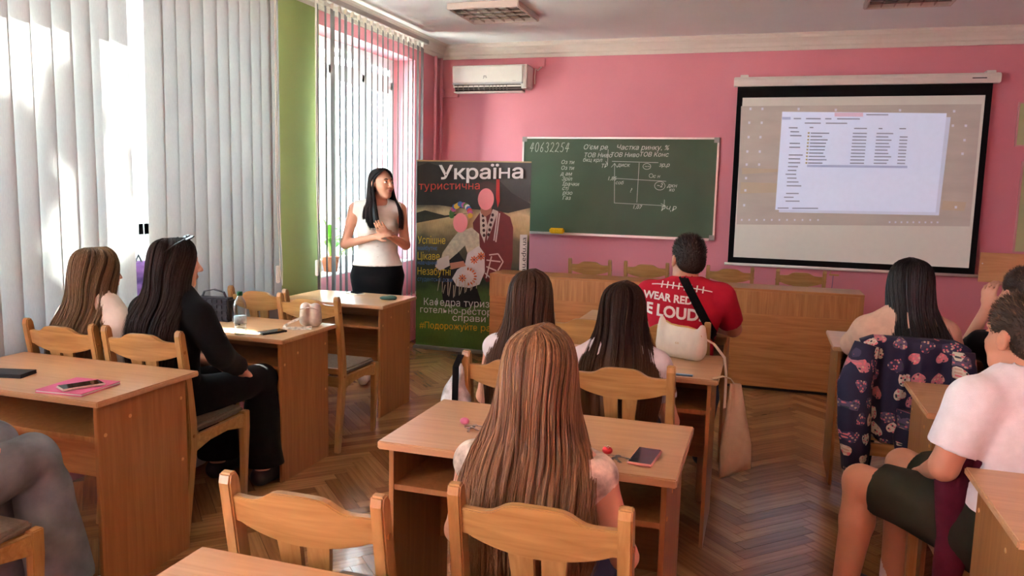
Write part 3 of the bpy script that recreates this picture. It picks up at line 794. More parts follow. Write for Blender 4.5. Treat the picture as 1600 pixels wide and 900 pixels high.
# projection screen
SY = YF - .08
sx0, sx1, sz0, sz1 = -.33, 1.765, .885, 2.525
ps = thing('projection_screen', 'pulled-down projection screen showing a computer desktop with folder window', 'projection screen', (sx0, SY, sz0))
PW, PH = sx1 - sx0, sz1 - sz0
ms = MB().prism([(-.045, PH - .0), (-.05, PH + .06), (-.035, PH + .085), (.04, PH + .085), (.05, PH + .07), (.05, PH + .005), (.04, PH - .0)], -.035, PW + .05, 'yz')
ms.build('casing', PLASTIC, ps, bevel=.006)
for x in (.02, PW - .06): box(x, x + .07, -.03, .08, PH + .08, PH + .105).build('bracket', PLASTIC, ps, bevel=.003)
box(PW - .17, PW - .06, -.0508, -.0502, PH + .035, PH + .043).build('logo', BLACKP, ps)
SB = .070
BLK = mat('screen_black', (16, 15, 16), .8, .15)
box(0, PW, -.004, 0, 0.0, PH).build('black_border', BLK, ps)
SCR = mat('screen_white', (216, 214, 202), .8, .1, emit=.06)  # faint emission puts the projector's light into the blank cloth
box(SB - .02, PW - SB + .02, -.006, -.0045, .055, PH - .10).build('screen_surface', SCR, ps)
MB().tube([(-.03, -.002, -.012), (PW + .03, -.002, -.012)], .014, 10).build('bottom_bar', PLASTIC, ps, smooth=True)
MB().tube([(PW * .44, -.002, -.02), (PW * .44, -.002, -.06)], .003, 6).box(PW * .435, PW * .475, -.006, .004, -.075, -.06).build('pull_handle', BRASS, ps)
MB().tube([(PW * .452, -.0, -.07), (PW * .449, .0, -.25), (PW * .452, 0, -.34)], .0025, 6).build('pull_cord', mat('cord_blue', (90, 100, 140), .6), ps)
# the projected picture: light thrown on the screen
def em(name, rgb, e=.5):
    return mat(name, rgb, .8, .1, emit=e, var=.01)
def on_screen(px, py):      # photographed pixel -> screen-local (x, z): bilinear on the outer border
    y = (py - 139) / 271.5; 
    xl = 1152 - 16 * y; xr = 1551 - 26 * y; u = (px - xl) / (xr - xl)
    yt = 139 - 8 * u; yb = 410 + 18.5 * u; v = (py - yt) / (yb - yt)
    return u * PW, PH * (1 - v)
def quad(mb, c, y): mb.add([(x, y, z) for x, z in [on_screen(*p) for p in c]], [(0, 1, 2, 3)])
def quads(name, lst, material, y):
    mb = MB()
    for c in lst: quad(mb, c, y)
    return mb.build(name, material, ps)
wall_l = (1160, 168, 1540, 350)
nt_m = mat('projected_wallpaper', (190, 182, 172), .8, .1, emit=.07, var=.08, scale=2.2, stretch=(1, 1, 4))
quads('projected_desktop', [[(1158, 168), (1535, 163), (1517, 352), (1151, 350)]], nt_m, -.0066)
for c_ in ([(1160, 262), (1225, 264), (1224, 268), (1160, 272)], [(1158, 284), (1222, 286), (1218, 300), (1157, 302)], [(1478, 312), (1512, 314), (1509, 328), (1476, 326)]):
    quads('projected_shine', [c_], em('shine', (196, 182, 158), .06), -.0068)
quads('projected_window', [[(1228, 183), (1490, 183), (1472, 335), (1222, 331)]], em('window_back', (196, 204, 224), .13), -.0070)
quads('projected_window', [[(1227, 176), (1484, 177), (1467, 330), (1216, 327)]], em('window_front', (206, 216, 238), .16), -.0074)
quads('projected_title', [[(1312, 177), (1357, 177), (1357, 183), (1312, 183)]], em('tab_pink', (214, 188, 208), .12), -.0078)
quads('projected_title', [[(1227, 184), (1241, 184), (1241, 188), (1227, 188)], [(1268, 257), (1425, 258), (1425, 261.5), (1268, 260.5)]], em('sel_blue', (170, 182, 214), .12), -.0078)
r = random.Random(2); tl = []
for k in range(10):
    y = 207.5 + k * 5.1
    for x, w in ((1274, r.uniform(18, 30)), (1341, 22), (1378, r.uniform(18, 26)), (1414, 12)):
        if k < 1 and x > 1400: continue
        sh = -k * .5; tl.append([(x + sh, y), (x + sh + w, y + .15), (x + sh + w, y + 1.9), (x + sh, y + 1.8)])
for k in range(20):
    y = 199.5 + k * 5.95
    if k in (3, 6, 16): continue
    x = 1238 - k * .42 + (3 if k % 6 else 0); w = r.uniform(14, 24)
    tl.append([(x, y), (x + w, y + .1), (x + w, y + 1.9), (x, y + 1.8)])
for x, w, y in ((1246, 12, 185.5), (1266, 24, 185.5), (1297, 10, 185.5), (1316, 36, 185.5), (1362, 34, 179), (1264, 26, 192.3), (1298, 34, 192.3), (1272, 6, 199), (1343, 20, 200), (1381, 6, 200), (1413, 10, 200), (1220, 18, 323.5), (1244, 42, 323.8)):
    tl.append([(x, y), (x + w, y), (x + w, y + 1.8), (x, y + 1.8)])
quads('projected_text', tl, em('text_grey', (146, 152, 172), .08), -.0080)['kind'] = 'stuff'
ic = []; icw = []
for k in range(10): ic.append([(1269 - k * .4, 207 + k * 5.1), (1272 - k * .4, 207 + k * 5.1), (1272 - k * .4, 209.5 + k * 5.1), (1269 - k * .4, 209.5 + k * 5.1)])
quads('projected_icon', ic, em('icon_ochre', (190, 176, 132), .08), -.0080)['kind'] = 'stuff'
for px, py in [(1174, 172), (1194, 172), (1172, 193), (1193, 193), (1171, 215), (1191, 215), (1169, 237), (1190, 237), (1168, 257), (1189, 257), (1167, 278), (1166, 297), (1164, 320), (1495, 174), (1493, 196), (1512, 196), (1510, 218), (1507, 239), (1497, 322), (1414, 173), (1254, 172), (1314, 173)] + [(1160 + i * 12.6, 343) for i in range(11)] + [(1398 + i * 9, 346) for i in range(9)]:
    s = 1.9 if py < 340 else 1.4
    ic2 = [(px - s, py - s), (px + s, py - s), (px + s * .8, py + s), (px - s, py + s)]; icw.append(ic2)
quads('projected_icon', icw, em('icon_white', (214, 216, 226), .10), -.0072)['kind'] = 'stuff'

# notice boards and plywood panel by the right end of the wall
for z0, z1, x0, lab in ((2.01, 2.36, 2.0, 'upper pale green notice board with pink edge beside the screen'), (1.10, 1.86, 2.07, 'lower pale green notice board above the plywood panel')):
    nb = thing('notice_board', lab, 'board', (x0, YF, z0))
    box(0, .34, -.016, 0, 0, z1 - z0).build('panel', mat('pale_green_board', (196, 206, 150), .6), nb)
    for a in ((-.012, .0, -.022, 0, -.012, z1 - z0 + .012), (0, .34, -.022, 0, -.012, 0), (0, .34, -.022, 0, z1 - z0, z1 - z0 + .012)):
        box(*a).build('frame', mat('board_edge', (214, 160, 160), .6), nb)
pl = thing('plywood_panel', 'light plywood panel fixed to the wall under the notice boards', 'panel', (1.775, YF, .80))
PLY = wood('plywood', (206, 152, 100), (222, 172, 120), 0, .5)
box(.01, .55, -.14, -.12, .03, .285).build('panel', PLY, pl, bevel=.002)
for x in (.1, .45): box(x, x + .03, -.12, 0, .08, .24).build('batten', PLY, pl)
pb_ = MB().lathe([(.006, 0), (.006, .003)], 10).build('button', PLASTIC, pl); pb_.location = (.03, -.14, .19); pb_.rotation_euler = (PI / 2, 0, 0)

# ceiling lights
def ceil_light(label, x, y):
    root = thing('ceiling_light', label, 'ceiling light', (x, y, ZC), 0, None)
    HS = mat('lamp_housing', (206, 190, 180), .45); s = .30
    for a in ((-s, s, -s, -s + .022), (-s, s, s - .022, s), (-s, -s + .022, -s + .022, s - .022), (s - .022, s, -s + .022, s - .022)):
        box(a[0], a[1], a[2], a[3], -.052, 0).build('housing', HS, root, bevel=.006)
    box(-s + .022, s - .022, -s + .022, s - .022, -.006, -.001).build('reflector', mat('lamp_reflector', (196, 190, 184), .25, .5, .7), root)
    for k in range(4):
        yy = -s + .03 + (k + .5) * (2 * s - .06) / 4
        MB().tube([(-s + .04, yy, -.020), (s - .04, yy, -.020)], .010, 10).build('tube', mat('lamp_tube', (236, 236, 232), .3), root, smooth=True)
    LV = mat('louvre_metal', (176, 160, 150), .2, .5, .85)
    for k in range(1, 4):
        yy = -s + .03 + k * (2 * s - .06) / 4
        box(-s + .03, s - .03, yy - .006, yy + .006, -.050, -.030).build('louvre', LV, root)
    for k in range(1, 6):
        xx = -s + .03 + k * (2 * s - .06) / 6
        box(xx - .002, xx + .002, -s + .03, s - .03, -.048, -.030).build('louvre', LV, root)
    return root
ceil_light('square louvred ceiling light, unlit, near the window corner', -2.24, 6.38)
ceil_light('square louvred ceiling light, unlit, above the projection screen', .90, 6.44)
# ------------------------------------------------------------------ desks
DH, DD, DW = 0.76, 0.533, 0.92
def make_desk(label, x, y, w=DW, rot=0.0, caps=1, thick=.022, group=None):
    """origin at the near right corner on the floor, desk runs to -x and +y"""
    root = thing('desk', label, 'desk', (x, y, 0), rot, group)
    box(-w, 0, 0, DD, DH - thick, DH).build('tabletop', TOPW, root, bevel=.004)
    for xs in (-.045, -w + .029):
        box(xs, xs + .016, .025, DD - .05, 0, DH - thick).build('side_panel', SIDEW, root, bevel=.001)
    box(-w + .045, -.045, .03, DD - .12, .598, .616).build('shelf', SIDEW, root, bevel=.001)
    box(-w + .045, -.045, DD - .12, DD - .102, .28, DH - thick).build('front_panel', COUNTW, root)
    cm = mat('screw_cap', (214, 168, 112), .4)
    for (py, pz) in ((.06, .62), (.18, .66), (DD - .08, .66), (DD - .08, .40)):
        c = MB().lathe([(.0075, 0), (.0075, .0015), (.005, .0025)], 10).build('screw_cap', cm, root)
        c.location = (-.029 if caps > 0 else -w + .029, py, pz); c.rotation_euler = (0, PI / 2 * caps, 0)
    return root
make_desk('wooden two-seat desk with pink notebook and dark wallet', -2.219, 2.154, .95)
make_desk('wooden two-seat desk with water bottle and quilted black handbag', -2.279, 3.376, .88)
make_desk("wooden teacher's desk in front of the standing teacher", -2.348, 4.606, .80)
make_desk('wooden desk with keys and a pink-cased phone', -.191, 2.143, thick=.026)
make_desk('wooden desk carrying the white shoulder bag', -.152, 3.381)
make_desk('wooden desk at which the man in red sits', -.144, 4.561)
make_desk('wooden desk of the woman in the beige blouse', .373 + DW, 4.408, caps=-1)
make_desk('wooden desk with the black belt bag on top', .608 + DW, 3.18, caps=-1)
make_desk('wooden desk behind the young man in white, white cord on it', .605 + DW, 2.043, caps=-1)
make_desk('bare wooden desk behind the empty chair, pushed against its back', -.20, .83, .93, .0)

# long front counter
ct = thing('counter', 'long wooden front counter below the chalkboard and screen', 'counter', (-2.259, 6.447, 0))
CW, CHT = 3.0, .806
box(0, CW, 0, .35, CHT - .02, CHT).build('top', COUNTW, ct, bevel=.003)
box(.002, CW - .002, -.004, .014, .61, CHT - .02).build('upper_board', COUNTV, ct, bevel=.001)
for k in range(2): box(.002 + k * CW / 2, (k + 1) * CW / 2 - .002, .012, .028, .025, .61).build('front_panel', COUNTW, ct)
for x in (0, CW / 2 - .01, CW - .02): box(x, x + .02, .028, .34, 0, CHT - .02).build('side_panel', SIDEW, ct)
box(.0, CW, .03, .06, 0, .025).build('plinth', BLACKP, ct)

# ------------------------------------------------------------------ chairs
def make_chair(label, x, y, rot=0.0, group=None):
    root = thing('chair', label, 'chair', (x, y, 0), rot, group)
    hw = .186
    for s in (-1, 1):
        p = MB().sweep([(s * hw, -.265, 0), (s * hw, -.235, .2), (s * hw, -.205, .40), (s * hw, -.205, .50), (s * hw, -.225, .68), (s * hw, -.262, .895), (s * hw, -.266, .915)],
                       .0155, [.017, .022, .026, .026, .022, .019, .010])
        post = p.build('back_post', CHAIRV, root, bevel=.004)
        for z, yy in ((.82, -.250), (.44, -.205)):
            c = MB().lathe([(.008, 0), (.008, .002), (.005, .003)], 10).build('screw_cap', mat('chair_cap', (150, 100, 52), .4), post)
            c.location = (s * (hw + .0155), yy, z); c.rotation_euler = (0, s * PI / 2, 0)
        # front legs and side rails
        MB().sweep([(s * .175, .19, 0), (s * .18, .195, .2), (s * .183, .198, .36), (s * .183, .198, .445)], [.014, .016, .018, .018], [.014, .017, .022, .022]).build('front_leg', CHAIRV, root, bevel=.004)
        pr = [(-.19, .435), (-.19, .36), (-.08, .385), (.05, .39), (.18, .365), (.18, .435)]
        MB().prism(pr, s * .183 - .011, s * .183 + .011, 'yz').build('side_rail', CHAIRW, root, bevel=.002)
    box(-.165, .165, .18, .2, .375, .435).build('front_rail', CHAIRW, root, bevel=.002)
    box(-.17, .17, -.215, -.193, .375, .435).build('rear_rail', CHAIRW, root, bevel=.002)
    # crest rail: wavy outline, bowed backwards, following the tilt of the posts
    top = lambda u: .862 + .030 * (1 / (1 + math.exp((abs(u) - .48) * 16)))
    bot = lambda u: .800 - .030 * math.cos(min(1, abs(u) / .92) * PI / 2) ** .8
    n = 24; v = []; f = []
    for i in range(n + 1):
        u = -1 + 2 * i / n; xx = u * (hw - .012); bow = -.014 * (1 - u * u)
        for (z, t) in ((top(u), -1), (top(u), 1), (bot(u), 1), (bot(u), -1)):
            v.append((xx, -.262 + (.895 - z) * .17 + bow + t * .012, z))
    for i in range(n):
        for k in range(4): f.append((4 * i + k, 4 * i + (k + 1) % 4, 4 * i + 4 + (k + 1) % 4, 4 * i + 4 + k))
    f += [(3, 2, 1, 0), tuple(4 * n + k for k in range(4))]
    MB().add(v, f).build('crest_rail', CHAIRW, root, bevel=.003)
    for s in (-1, 1):
        v = []; f = []
        for z, a, b in ((.455, .008, .045), (.62, .008, .050), (.785, .009, .066)):
            yy = -.262 + (.895 - z) * .155 - .010
            for t in (-1, 1): v += [(s * a, yy + t * .007, z), (s * b, yy + t * .007, z)]
        for k in range(2):
            o = 4 * k; f += [(o, o + 1, o + 5, o + 4), (o + 2, o + 6, o + 7, o + 3), (o, o + 4, o + 6, o + 2), (o + 1, o + 3, o + 7, o + 5)]
        f += [(0, 2, 3, 1), (8, 9, 11, 10)]
        MB().add(v, f).build('back_slat', CHAIRV, root)
    box(-.17, .17, -.218, -.198, .45, .485).build('lower_back_rail', CHAIRW, root, bevel=.002)
    sm = MB().prism([(-.172, -.19), (.172, -.19), (.182, .0), (.178, .205), (-.178, .205), (-.182, .0)], .437, .470, 'xy')
    sm.build('seat', SEATF, root, bevel=.012, seg=3)
    return root
CHAIRS = [
 ('pine chair in which the girl with long wavy light-brown hair sits', -.42, 1.80, 0),
 ('empty pine chair pushed up against the bare desk', -.914, 1.68, 0),
 ('pine chair of the girl in ruffled white beside the beige tote bag', -.485, 3.155, 0),
 ('pine chair with the black strap and clear plastic bag hanging from it', -.90, 3.11, 0),
 ('pine chair of the man in the red shirt', -.43, 4.215, 0),
 ('empty pine chair beside the man in the red shirt', -.845, 4.19, 0),
 ('pine chair of the girl in the cream blouse by the blinds', -2.965, 2.955, 0),
 ('pine chair of the woman dressed in black', -2.535, 2.965, .05),
 ("empty pine chair with grey seat pulled out from the teacher's desk", -2.47, 4.18, 0),
 ("empty pine chair at the teacher's desk, next to the green pier", -2.92, 4.32, .05),
 ('pine chair of the person in grey jeans', -2.33, 1.62, 0),
 ('pine chair draped with the heart-print jacket', .645, 4.04, 0),
 ('pine chair of the woman in the black dress', 1.165, 4.02, 0),
 ('pine chair with the burgundy jacket over its back', .775, 2.90, .08),
]
for c in CHAIRS: make_chair(*c)
for x, lb in ((-1.517, 'empty pine chair behind the counter, below the sponge end of the chalkboard'), (-1.0, 'empty pine chair behind the counter, below the middle of the chalkboard'),
              (-.275, 'empty pine chair behind the counter, under the gap between chalkboard and screen'), (.306, 'empty pine chair behind the counter, beside the screen pull cord')):
    make_chair(lb, x, 7.36, 0, 'chairs behind the counter')
# ------------------------------------------------------------------ people
def V3(*a): return np.array(a, float)
def head_prims(hc, yaw=0.0, pitch=0.0, male=False, s=1.0, ears=True):
    """hc head centre; local forward +y"""
    cy, sy = math.cos(yaw), math.sin(yaw); cp, sp_ = math.cos(pitch), math.sin(pitch)
    R = np.array([[cy, -sy, 0], [sy, cy, 0], [0, 0, 1]]) @ np.array([[1, 0, 0], [0, cp, sp_], [0, -sp_, cp]]).T
    g = lambda x, y, z: hc + R @ (V3(x, y, z) * s)
    e = lambda c, r, k=.015: ell(g(*c), np.array(r) * s, R, k)
    P = [e((0, -.012, .030), (.074, .094, .083)), e((0, .028, -.035), (.056, .060, .082), .03), e((0, .060, -.098), (.024, .020, .018), .025),
         e((.034, .052, -.03), (.026, .026, .03), .02), e((-.034, .052, -.03), (.026, .026, .03), .02),
         e((0, .074, .028), (.048, .018, .012), .015), rc(g(0, .086, .012), g(0, .108, -.030), .007 * s, .0115 * s, None, .01),
         e((.011, .096, -.034), (.008, .009, .007), .006), e((-.011, .096, -.034), (.008, .009, .007), .006),
         e((0, .086, -.060), (.022, .010, .009), .010)]
    if male: P += [e((.042, .03, -.075), (.022, .03, .025), .02), e((-.042, .03, -.075), (.022, .03, .025), .02)]
    if ears:
        for q in (-1, 1):
            P += [e((q * .079, -.008, -.004), (.009, .019, .031), .008)]
            P += [sub(e((q * .088, -.003, .0), (.006, .010, .018)), .006)]
    for q in (-1, 1): P += [sub(e((q * .031, .094, .004), (.017, .012, .010)), .010)]
    return P, g, R

def hand_prims(wr, d, n, side=1, curl=.6, spread=.0):
    """palm + 4 fingers + thumb; d pointing direction, n back-of-hand normal, side=+1 thumb to (d x n)"""
    d = np.array(d, float); d /= np.linalg.norm(d); n = np.array(n, float); n -= d * (n @ d); n /= np.linalg.norm(n)
    t = np.cross(d, n) * side
    P = [rc(wr, wr + d * .035, .024, .028, (n, .6), .015), rc(wr + d * .035 + t * .02, wr + d * .082 + t * .026, .016, .013, (n, .8), .012),
         rc(wr + d * .035 - t * .016, wr + d * .076 - t * .026, .016, .012, (n, .8), .012), rc(wr + d * .04, wr + d * .085, .018, .014, (n, .7), .012)]
    for i, (o, L) in enumerate(((.030, .068), (.010, .077), (-.010, .072), (-.029, .057))):
        b = wr + d * (.084 - .006 * (i == 3)) + t * o
        c1, c2 = curl * .55, curl * 1.25
        d1 = d * math.cos(c1) - n * math.sin(c1) + t * spread * o * 8; d2 = d * math.cos(c2) - n * math.sin(c2) + t * spread * o * 6
        m_ = b + d1 * L * .5; P += [rc(b, m_, .0088, .0082, None, .003), rc(m_, m_ + d2 * L * .5, .0082, .0068, None, .003)]
    b = wr + d * .03 + t * .026
    m_ = b + (d * .65 + t * .6 - n * .25) * .04
    P += [rc(wr + d * .02 + t * .015, b, .016, .013, None, .01), rc(b, m_, .0115, .010, None, .006), rc(m_, m_ + (d * .85 + t * .2 - n * .35) * .03, .0095, .0078, None, .003)]
    return P

def seated(top=1.25, lean=.02, sw=.165, hipz=.545, kn=.43, legs=None, arms=None, head=(0, .03), shz=.345):
    """joints of a seated figure; local forward +y, hip centre at y=0; top = height of the head's top"""
    t = top - hipz
    J = dict(pel=V3(0, 0, hipz), wai=V3(0, -.015 + lean * .3, hipz + t * .24), che=V3(0, lean * .7 - .01, hipz + t * .48),
             nek=V3(0, lean + .0, top - .245), head=V3(head[0], lean + head[1], top - .113))
    for q, s in ((-1, 'L'), (1, 'R')):
        J['sh' + s] = V3(q * sw, lean - .005, top - shz); J['hip' + s] = V3(q * .085, .02, hipz - .01)
        J['kn' + s] = V3(q * .11, kn, hipz - .02); J['an' + s] = V3(q * .11, kn - .04, .085); J['toe' + s] = V3(q * .12, kn + .12, .035)
        J['el' + s] = V3(q * (sw + .06), lean + .05, top - .56); J['wr' + s] = V3(q * .10, lean + .28, hipz + .12)
    J.update(legs or {}); J.update(arms or {})
    return J

def torso_prims(J, w=1.0, bust=0.0, fl=((0, 1, 0), .70)):
    P = [rc(J['pel'], J['wai'], .155 * w, .125 * w, fl, .05), rc(J['wai'], J['che'], .122 * w, .145 * w, fl, .05),
         rc(J['che'], (J['che'] + J['nek']) / 2 , .145 * w, .105 * w, fl, .05),
         rc(J['shL'] * .93 + J['nek'] * .07, J['nek'] * .8 + J['che'] * .2, .052 * w, .06 * w, None, .05), rc(J['shR'] * .93 + J['nek'] * .07, J['nek'] * .8 + J['che'] * .2, .052 * w, .06 * w, None, .05)]
    if bust:
        f = np.array([0, 1, 0.])
        for q in (-1, 1): P.append(ell(J['che'] + V3(q * .07, .085, -.01), (.062, .055, .06), None, .04))
    return P
def arm_prims(J, s, w=1.0, upto=2.0):
    a, b, c = J['sh' + s], J['el' + s], J['wr' + s]; P = []
    if upto <= 1: P.append(rc(a, a + (b - a) * upto, .047 * w, .047 * w - .008 * upto, None, .03))
    else:
        P.append(rc(a, b, .047 * w, .038 * w, None, .03)); e = b + (c - b) * (upto - 1)
        P.append(rc(b, e, .038 * w, (.038 - .013 * (upto - 1)) * w, None, .015))
    return P
def leg_prims(J, s, w=1.0, upto=2.0, hipr=.085):
    a, b, c = J['hip' + s], J['kn' + s], J['an' + s]; P = []
    if upto <= 1: P.append(rc(a, a + (b - a) * upto, hipr * w, (hipr - .028 * upto) * w, None, .04))
    else:
        P.append(rc(a, b, hipr * w, .057 * w, None, .04))
        mid = b + (c - b) * .3 + V3(0, -.012, 0)
        P += [rc(b, mid, .054 * w, .054 * w, None, .02), rc(mid, b + (c - b) * (upto - 1), .054 * w, .036 * w, None, .02)]
    return P
def foot_prims(J, s):
    a, t = J['an' + s], J['toe' + s]
    return [rc(a, V3(a[0], a[1] - .01, .045), .036, .036, None, .02), rc(V3(a[0], a[1] - .02, .042), t, .038, .030, None, .02)]
def person(label, loc, rot, J, skin, hands=('L', 'R'), male=False, w=1.0, hyaw=0.0, hpitch=0.0, vox=.0095, ears=True, hs=1.0, handspec=None, bust=0.0, extra=None):
    root = thing('person', label, 'person', (*loc, 0), rot)
    P = torso_prims(J, w * .97, bust)
    P.append(rc(J['nek'] + V3(0, -.01, -.03), J['head'] + V3(0, -.022, -.07), .058 * (1.12 if male else .95), .052 * (1.15 if male else .92), None, .03))
    for s in 'LR':
        P += arm_prims(J, s, w) + leg_prims(J, s, w * .96) + foot_prims(J, s)
        if s in hands:
            d = J['wr' + s] - J['el' + s]; sp_ = (handspec or {}).get(s, {})
            P += hand_prims(J['wr' + s], sp_.get('d', d), sp_.get('n', (0, 0, 1)), sp_.get('side', 1 if s == 'L' else -1), sp_.get('curl', .6))
    hp, g, R = head_prims(J['head'], hyaw, hpitch, male, hs, ears)
    body = sdf_obj('body', P + hp + (extra or []), skin, root, vox=vox)
    root['_'] = 0; del root['_']
    return root, g, R
def shoes(root, J, material, sole=None):
    for s in 'LR':
        sh = sdf_obj('shoe', [rc(V3(J['an' + s][0], J['an' + s][1] - .022, .046), J['toe' + s] + V3(0, 0, .003), .046, .037, None, .02), half((0, 0, .004), (0, 0, -1)),
                              rc(J['an' + s] + V3(0, -.005, -.02), V3(J['an' + s][0], J['an' + s][1] - .01, .05), .045, .045, None, .02), half(J['an' + s] + V3(0, 0, .0), (0, 0, 1))], material, root, vox=.009)

# --- hair built from many strands over a close-fitting cap
def smooth_interp(s, xs, ys):
    y = np.interp(s, xs, ys)
    for _ in range(3): y[1:-1] = .25 * y[:-2] + .5 * y[1:-1] + .25 * y[2:]
    return y
def strands(root, name, hc, sections, material, n=1500, npt=18, rad=.0011, seed=0, wave=.0, wfreq=3.0, locks=50, lockamp=.012, jitter=.006, yaw=0.0, endvar=.12, fly=.02, ang0=0.0, tilt=0.0):
    """sections: (dz, cx, cy, rx, ry, phimax/pi); phi 0 = back of the head"""
    r = np.random.default_rng(seed); S = np.array(sections, float)
    ns = 40; zs = S[:, 0]; L = np.concatenate([[0], np.cumsum(np.abs(np.diff(zs)) + np.abs(np.diff(S[:, 3])) * .8)]); L /= L[-1]
    s = np.linspace(0, 1, ns); C = [smooth_interp(s, L, S[:, i]) for i in range(6)]
    cyw, syw = math.cos(yaw), math.sin(yaw)
    def surf(u, sv, dr):
        q = [np.interp(sv, s, c) for c in C]
        ph = u * q[5] * PI + ang0
        x = q[1] + (q[3] + dr) * np.sin(ph); y = q[2] - (q[4] + dr) * np.cos(ph)
        return np.stack([hc[0] + x * cyw - y * syw, hc[1] + x * syw + y * cyw, hc[2] + q[0] + tilt * y], -1)
    # cap
    nu, nv = 56, 44
    U, W = np.meshgrid(np.linspace(-1, 1, nu), np.linspace(0, .965, nv))
    Vc = surf(U, W, -.006).reshape(-1, 3)
    k = np.arange(nu * nv).reshape(nv, nu)
    Qc = np.stack([k[:-1, :-1], k[:-1, 1:], k[1:, 1:], k[1:, :-1]], -1).reshape(-1, 4)
    tone_c = np.full(len(Vc), .22) + r.normal(0, .05, len(Vc)); al_c = W.ravel()
    # strands
    lk = r.integers(0, locks, n); lu = np.sort(r.uniform(-1, 1, locks))
    u0 = np.clip(lu[lk] + r.normal(0, .9 / locks, n), -1, 1)
    s0 = r.uniform(0, 1, n) ** 2 * .22; s1 = 1 - np.abs(r.normal(0, endvar, n)); s1 = np.clip(s1, .45, 1.0)
    t = np.linspace(0, 1, npt)
    sv = s0[:, None] + (s1 - s0)[:, None] * t
    lph = r.uniform(0, 2 * PI, locks)[lk][:, None]; la = r.normal(0, 1, locks)[lk][:, None]
    grow = np.clip((sv - .2) / .8, 0, 1)
    du = lockamp * 4 * grow * (la * .5 + np.sin(sv * wfreq * 2 * PI * .5 + lph) * .5) * (1 + wave * 20) + (lu[lk] - u0)[:, None] * grow ** 1.5 * .45
    dr = jitter * r.uniform(-.6, 1, n)[:, None] + lockamp * grow * np.sin(lph * 3 + sv * wfreq * 2 * PI) * (.4 + wave * 60) + wave * grow * np.sin(sv * wfreq * 2 * PI + lph)
    flyaway = (r.uniform(size=n) < .04)[:, None] * fly * grow * r.uniform(0, 1, n)[:, None]
    P = surf(np.clip(u0[:, None] + du, -1.08, 1.08), sv, dr + flyaway)
    T = np.gradient(P, axis=1); T /= np.linalg.norm(T, axis=2)[..., None] + 1e-9
    rv = r.normal(size=(n, 1, 3)); A = np.cross(T, rv); A /= np.linalg.norm(A, axis=2)[..., None] + 1e-9; B = np.cross(T, A)
    taper = (1 - .75 * t ** 3)[None, :, None] * rad * r.uniform(.7, 1.3, (n, 1, 1))
    ring = np.stack([P + taper * (A * math.cos(g) + B * math.sin(g)) for g in (0, 2.094, 4.189)], 2)   # n,npt,3,3
    Vs = ring.reshape(-1, 3); base = len(Vc)
    k = (np.arange(n * npt * 3) + base).reshape(n, npt, 3)
    Qs = np.concatenate([np.stack([k[:, :-1, a], k[:, :-1, (a + 1) % 3], k[:, 1:, (a + 1) % 3], k[:, 1:, a]], -1).reshape(-1, 4) for a in range(3)])
    tone_l = r.uniform(.2, .8, locks)[lk]
    tn = np.clip(.55 * tone_l + .45 * r.uniform(0, 1, n), 0, 1)
    tone_s = np.repeat(tn, npt * 3); al_s = np.repeat(sv.ravel(), 3)
    me = np_mesh(name, np.concatenate([Vc, Vs]), np.concatenate([Qc, Qs]), {'tone': np.concatenate([tone_c, tone_s]), 'along': np.concatenate([al_c, al_s])})
    return link(name, me, material, root, True)

def short_hair(root, g, R, hc, material, s=1.0, top=.016, seed=0, n=2600, length=.02, back=-.055, front=.06, side=.012):
    """cropped hair: cap hugging the skull + short bristles"""
    e = lambda c, r, k=.015: ell(g(*c), np.array(r) * s, R, k)
    P = [e((0, -.012, .034 + top * .5), (.0765 + side * .1, .0965, .083 + top * .5)), e((0, -.055, -.010), (.066, .052, .055), .03),
         ('half', g(0, front, .0), R @ V3(0, 1, -.55) / np.linalg.norm(V3(0, 1, -.55))), ('half', g(0, -.02, back), R @ V3(0, .45, -1) / np.linalg.norm(V3(0, .45, -1))),
         ]
    for q in (-1, 1): P.append(sub(e((q * .085, .012, -.03), (.030, .040, .048)), .01))
    V, Q = sdf_mesh(P, vox=.006)
    r = np.random.default_rng(seed); tone = np.full(len(V), .25)
    c = V.mean(0); idx = r.integers(0, len(V), n); p0 = V[idx]; nr = p0 - g(0, -.012, .02); nr /= np.linalg.norm(nr, axis=1)[:, None]
    upness = np.clip((nr @ R[:, 2]), -.3, 1); L = length * (.25 + .75 * np.clip(upness + .2, 0, 1)) * r.uniform(.6, 1.2, n)
    comb = R @ V3(.15, .8, .1); d = nr * .55 + comb * .6 * (upness[:, None] > .1) - R[:, 2] * .5 * (upness[:, None] <= .1) + r.normal(0, .18, (n, 3))
    d /= np.linalg.norm(d, axis=1)[:, None]; sd = np.cross(d, r.normal(size=(n, 3))); sd /= np.linalg.norm(sd, axis=1)[:, None]
    w = .0011
    Vs = np.stack([p0 - sd * w, p0 + sd * w, p0 + d * L[:, None] + sd * w * .4, p0 + d * L[:, None] - sd * w * .4], 1).reshape(-1, 3)
    Qs = np.arange(4 * n).reshape(-1, 4) + len(V)
    tn = np.repeat(r.uniform(0, 1, n), 4)
    me = np_mesh('hair', np.concatenate([V, Vs]), np.concatenate([Q, Qs]), {'tone': np.concatenate([tone, tn]), 'along': np.zeros(len(V) + 4 * n)})
    return link('hair', me, material, root, True)

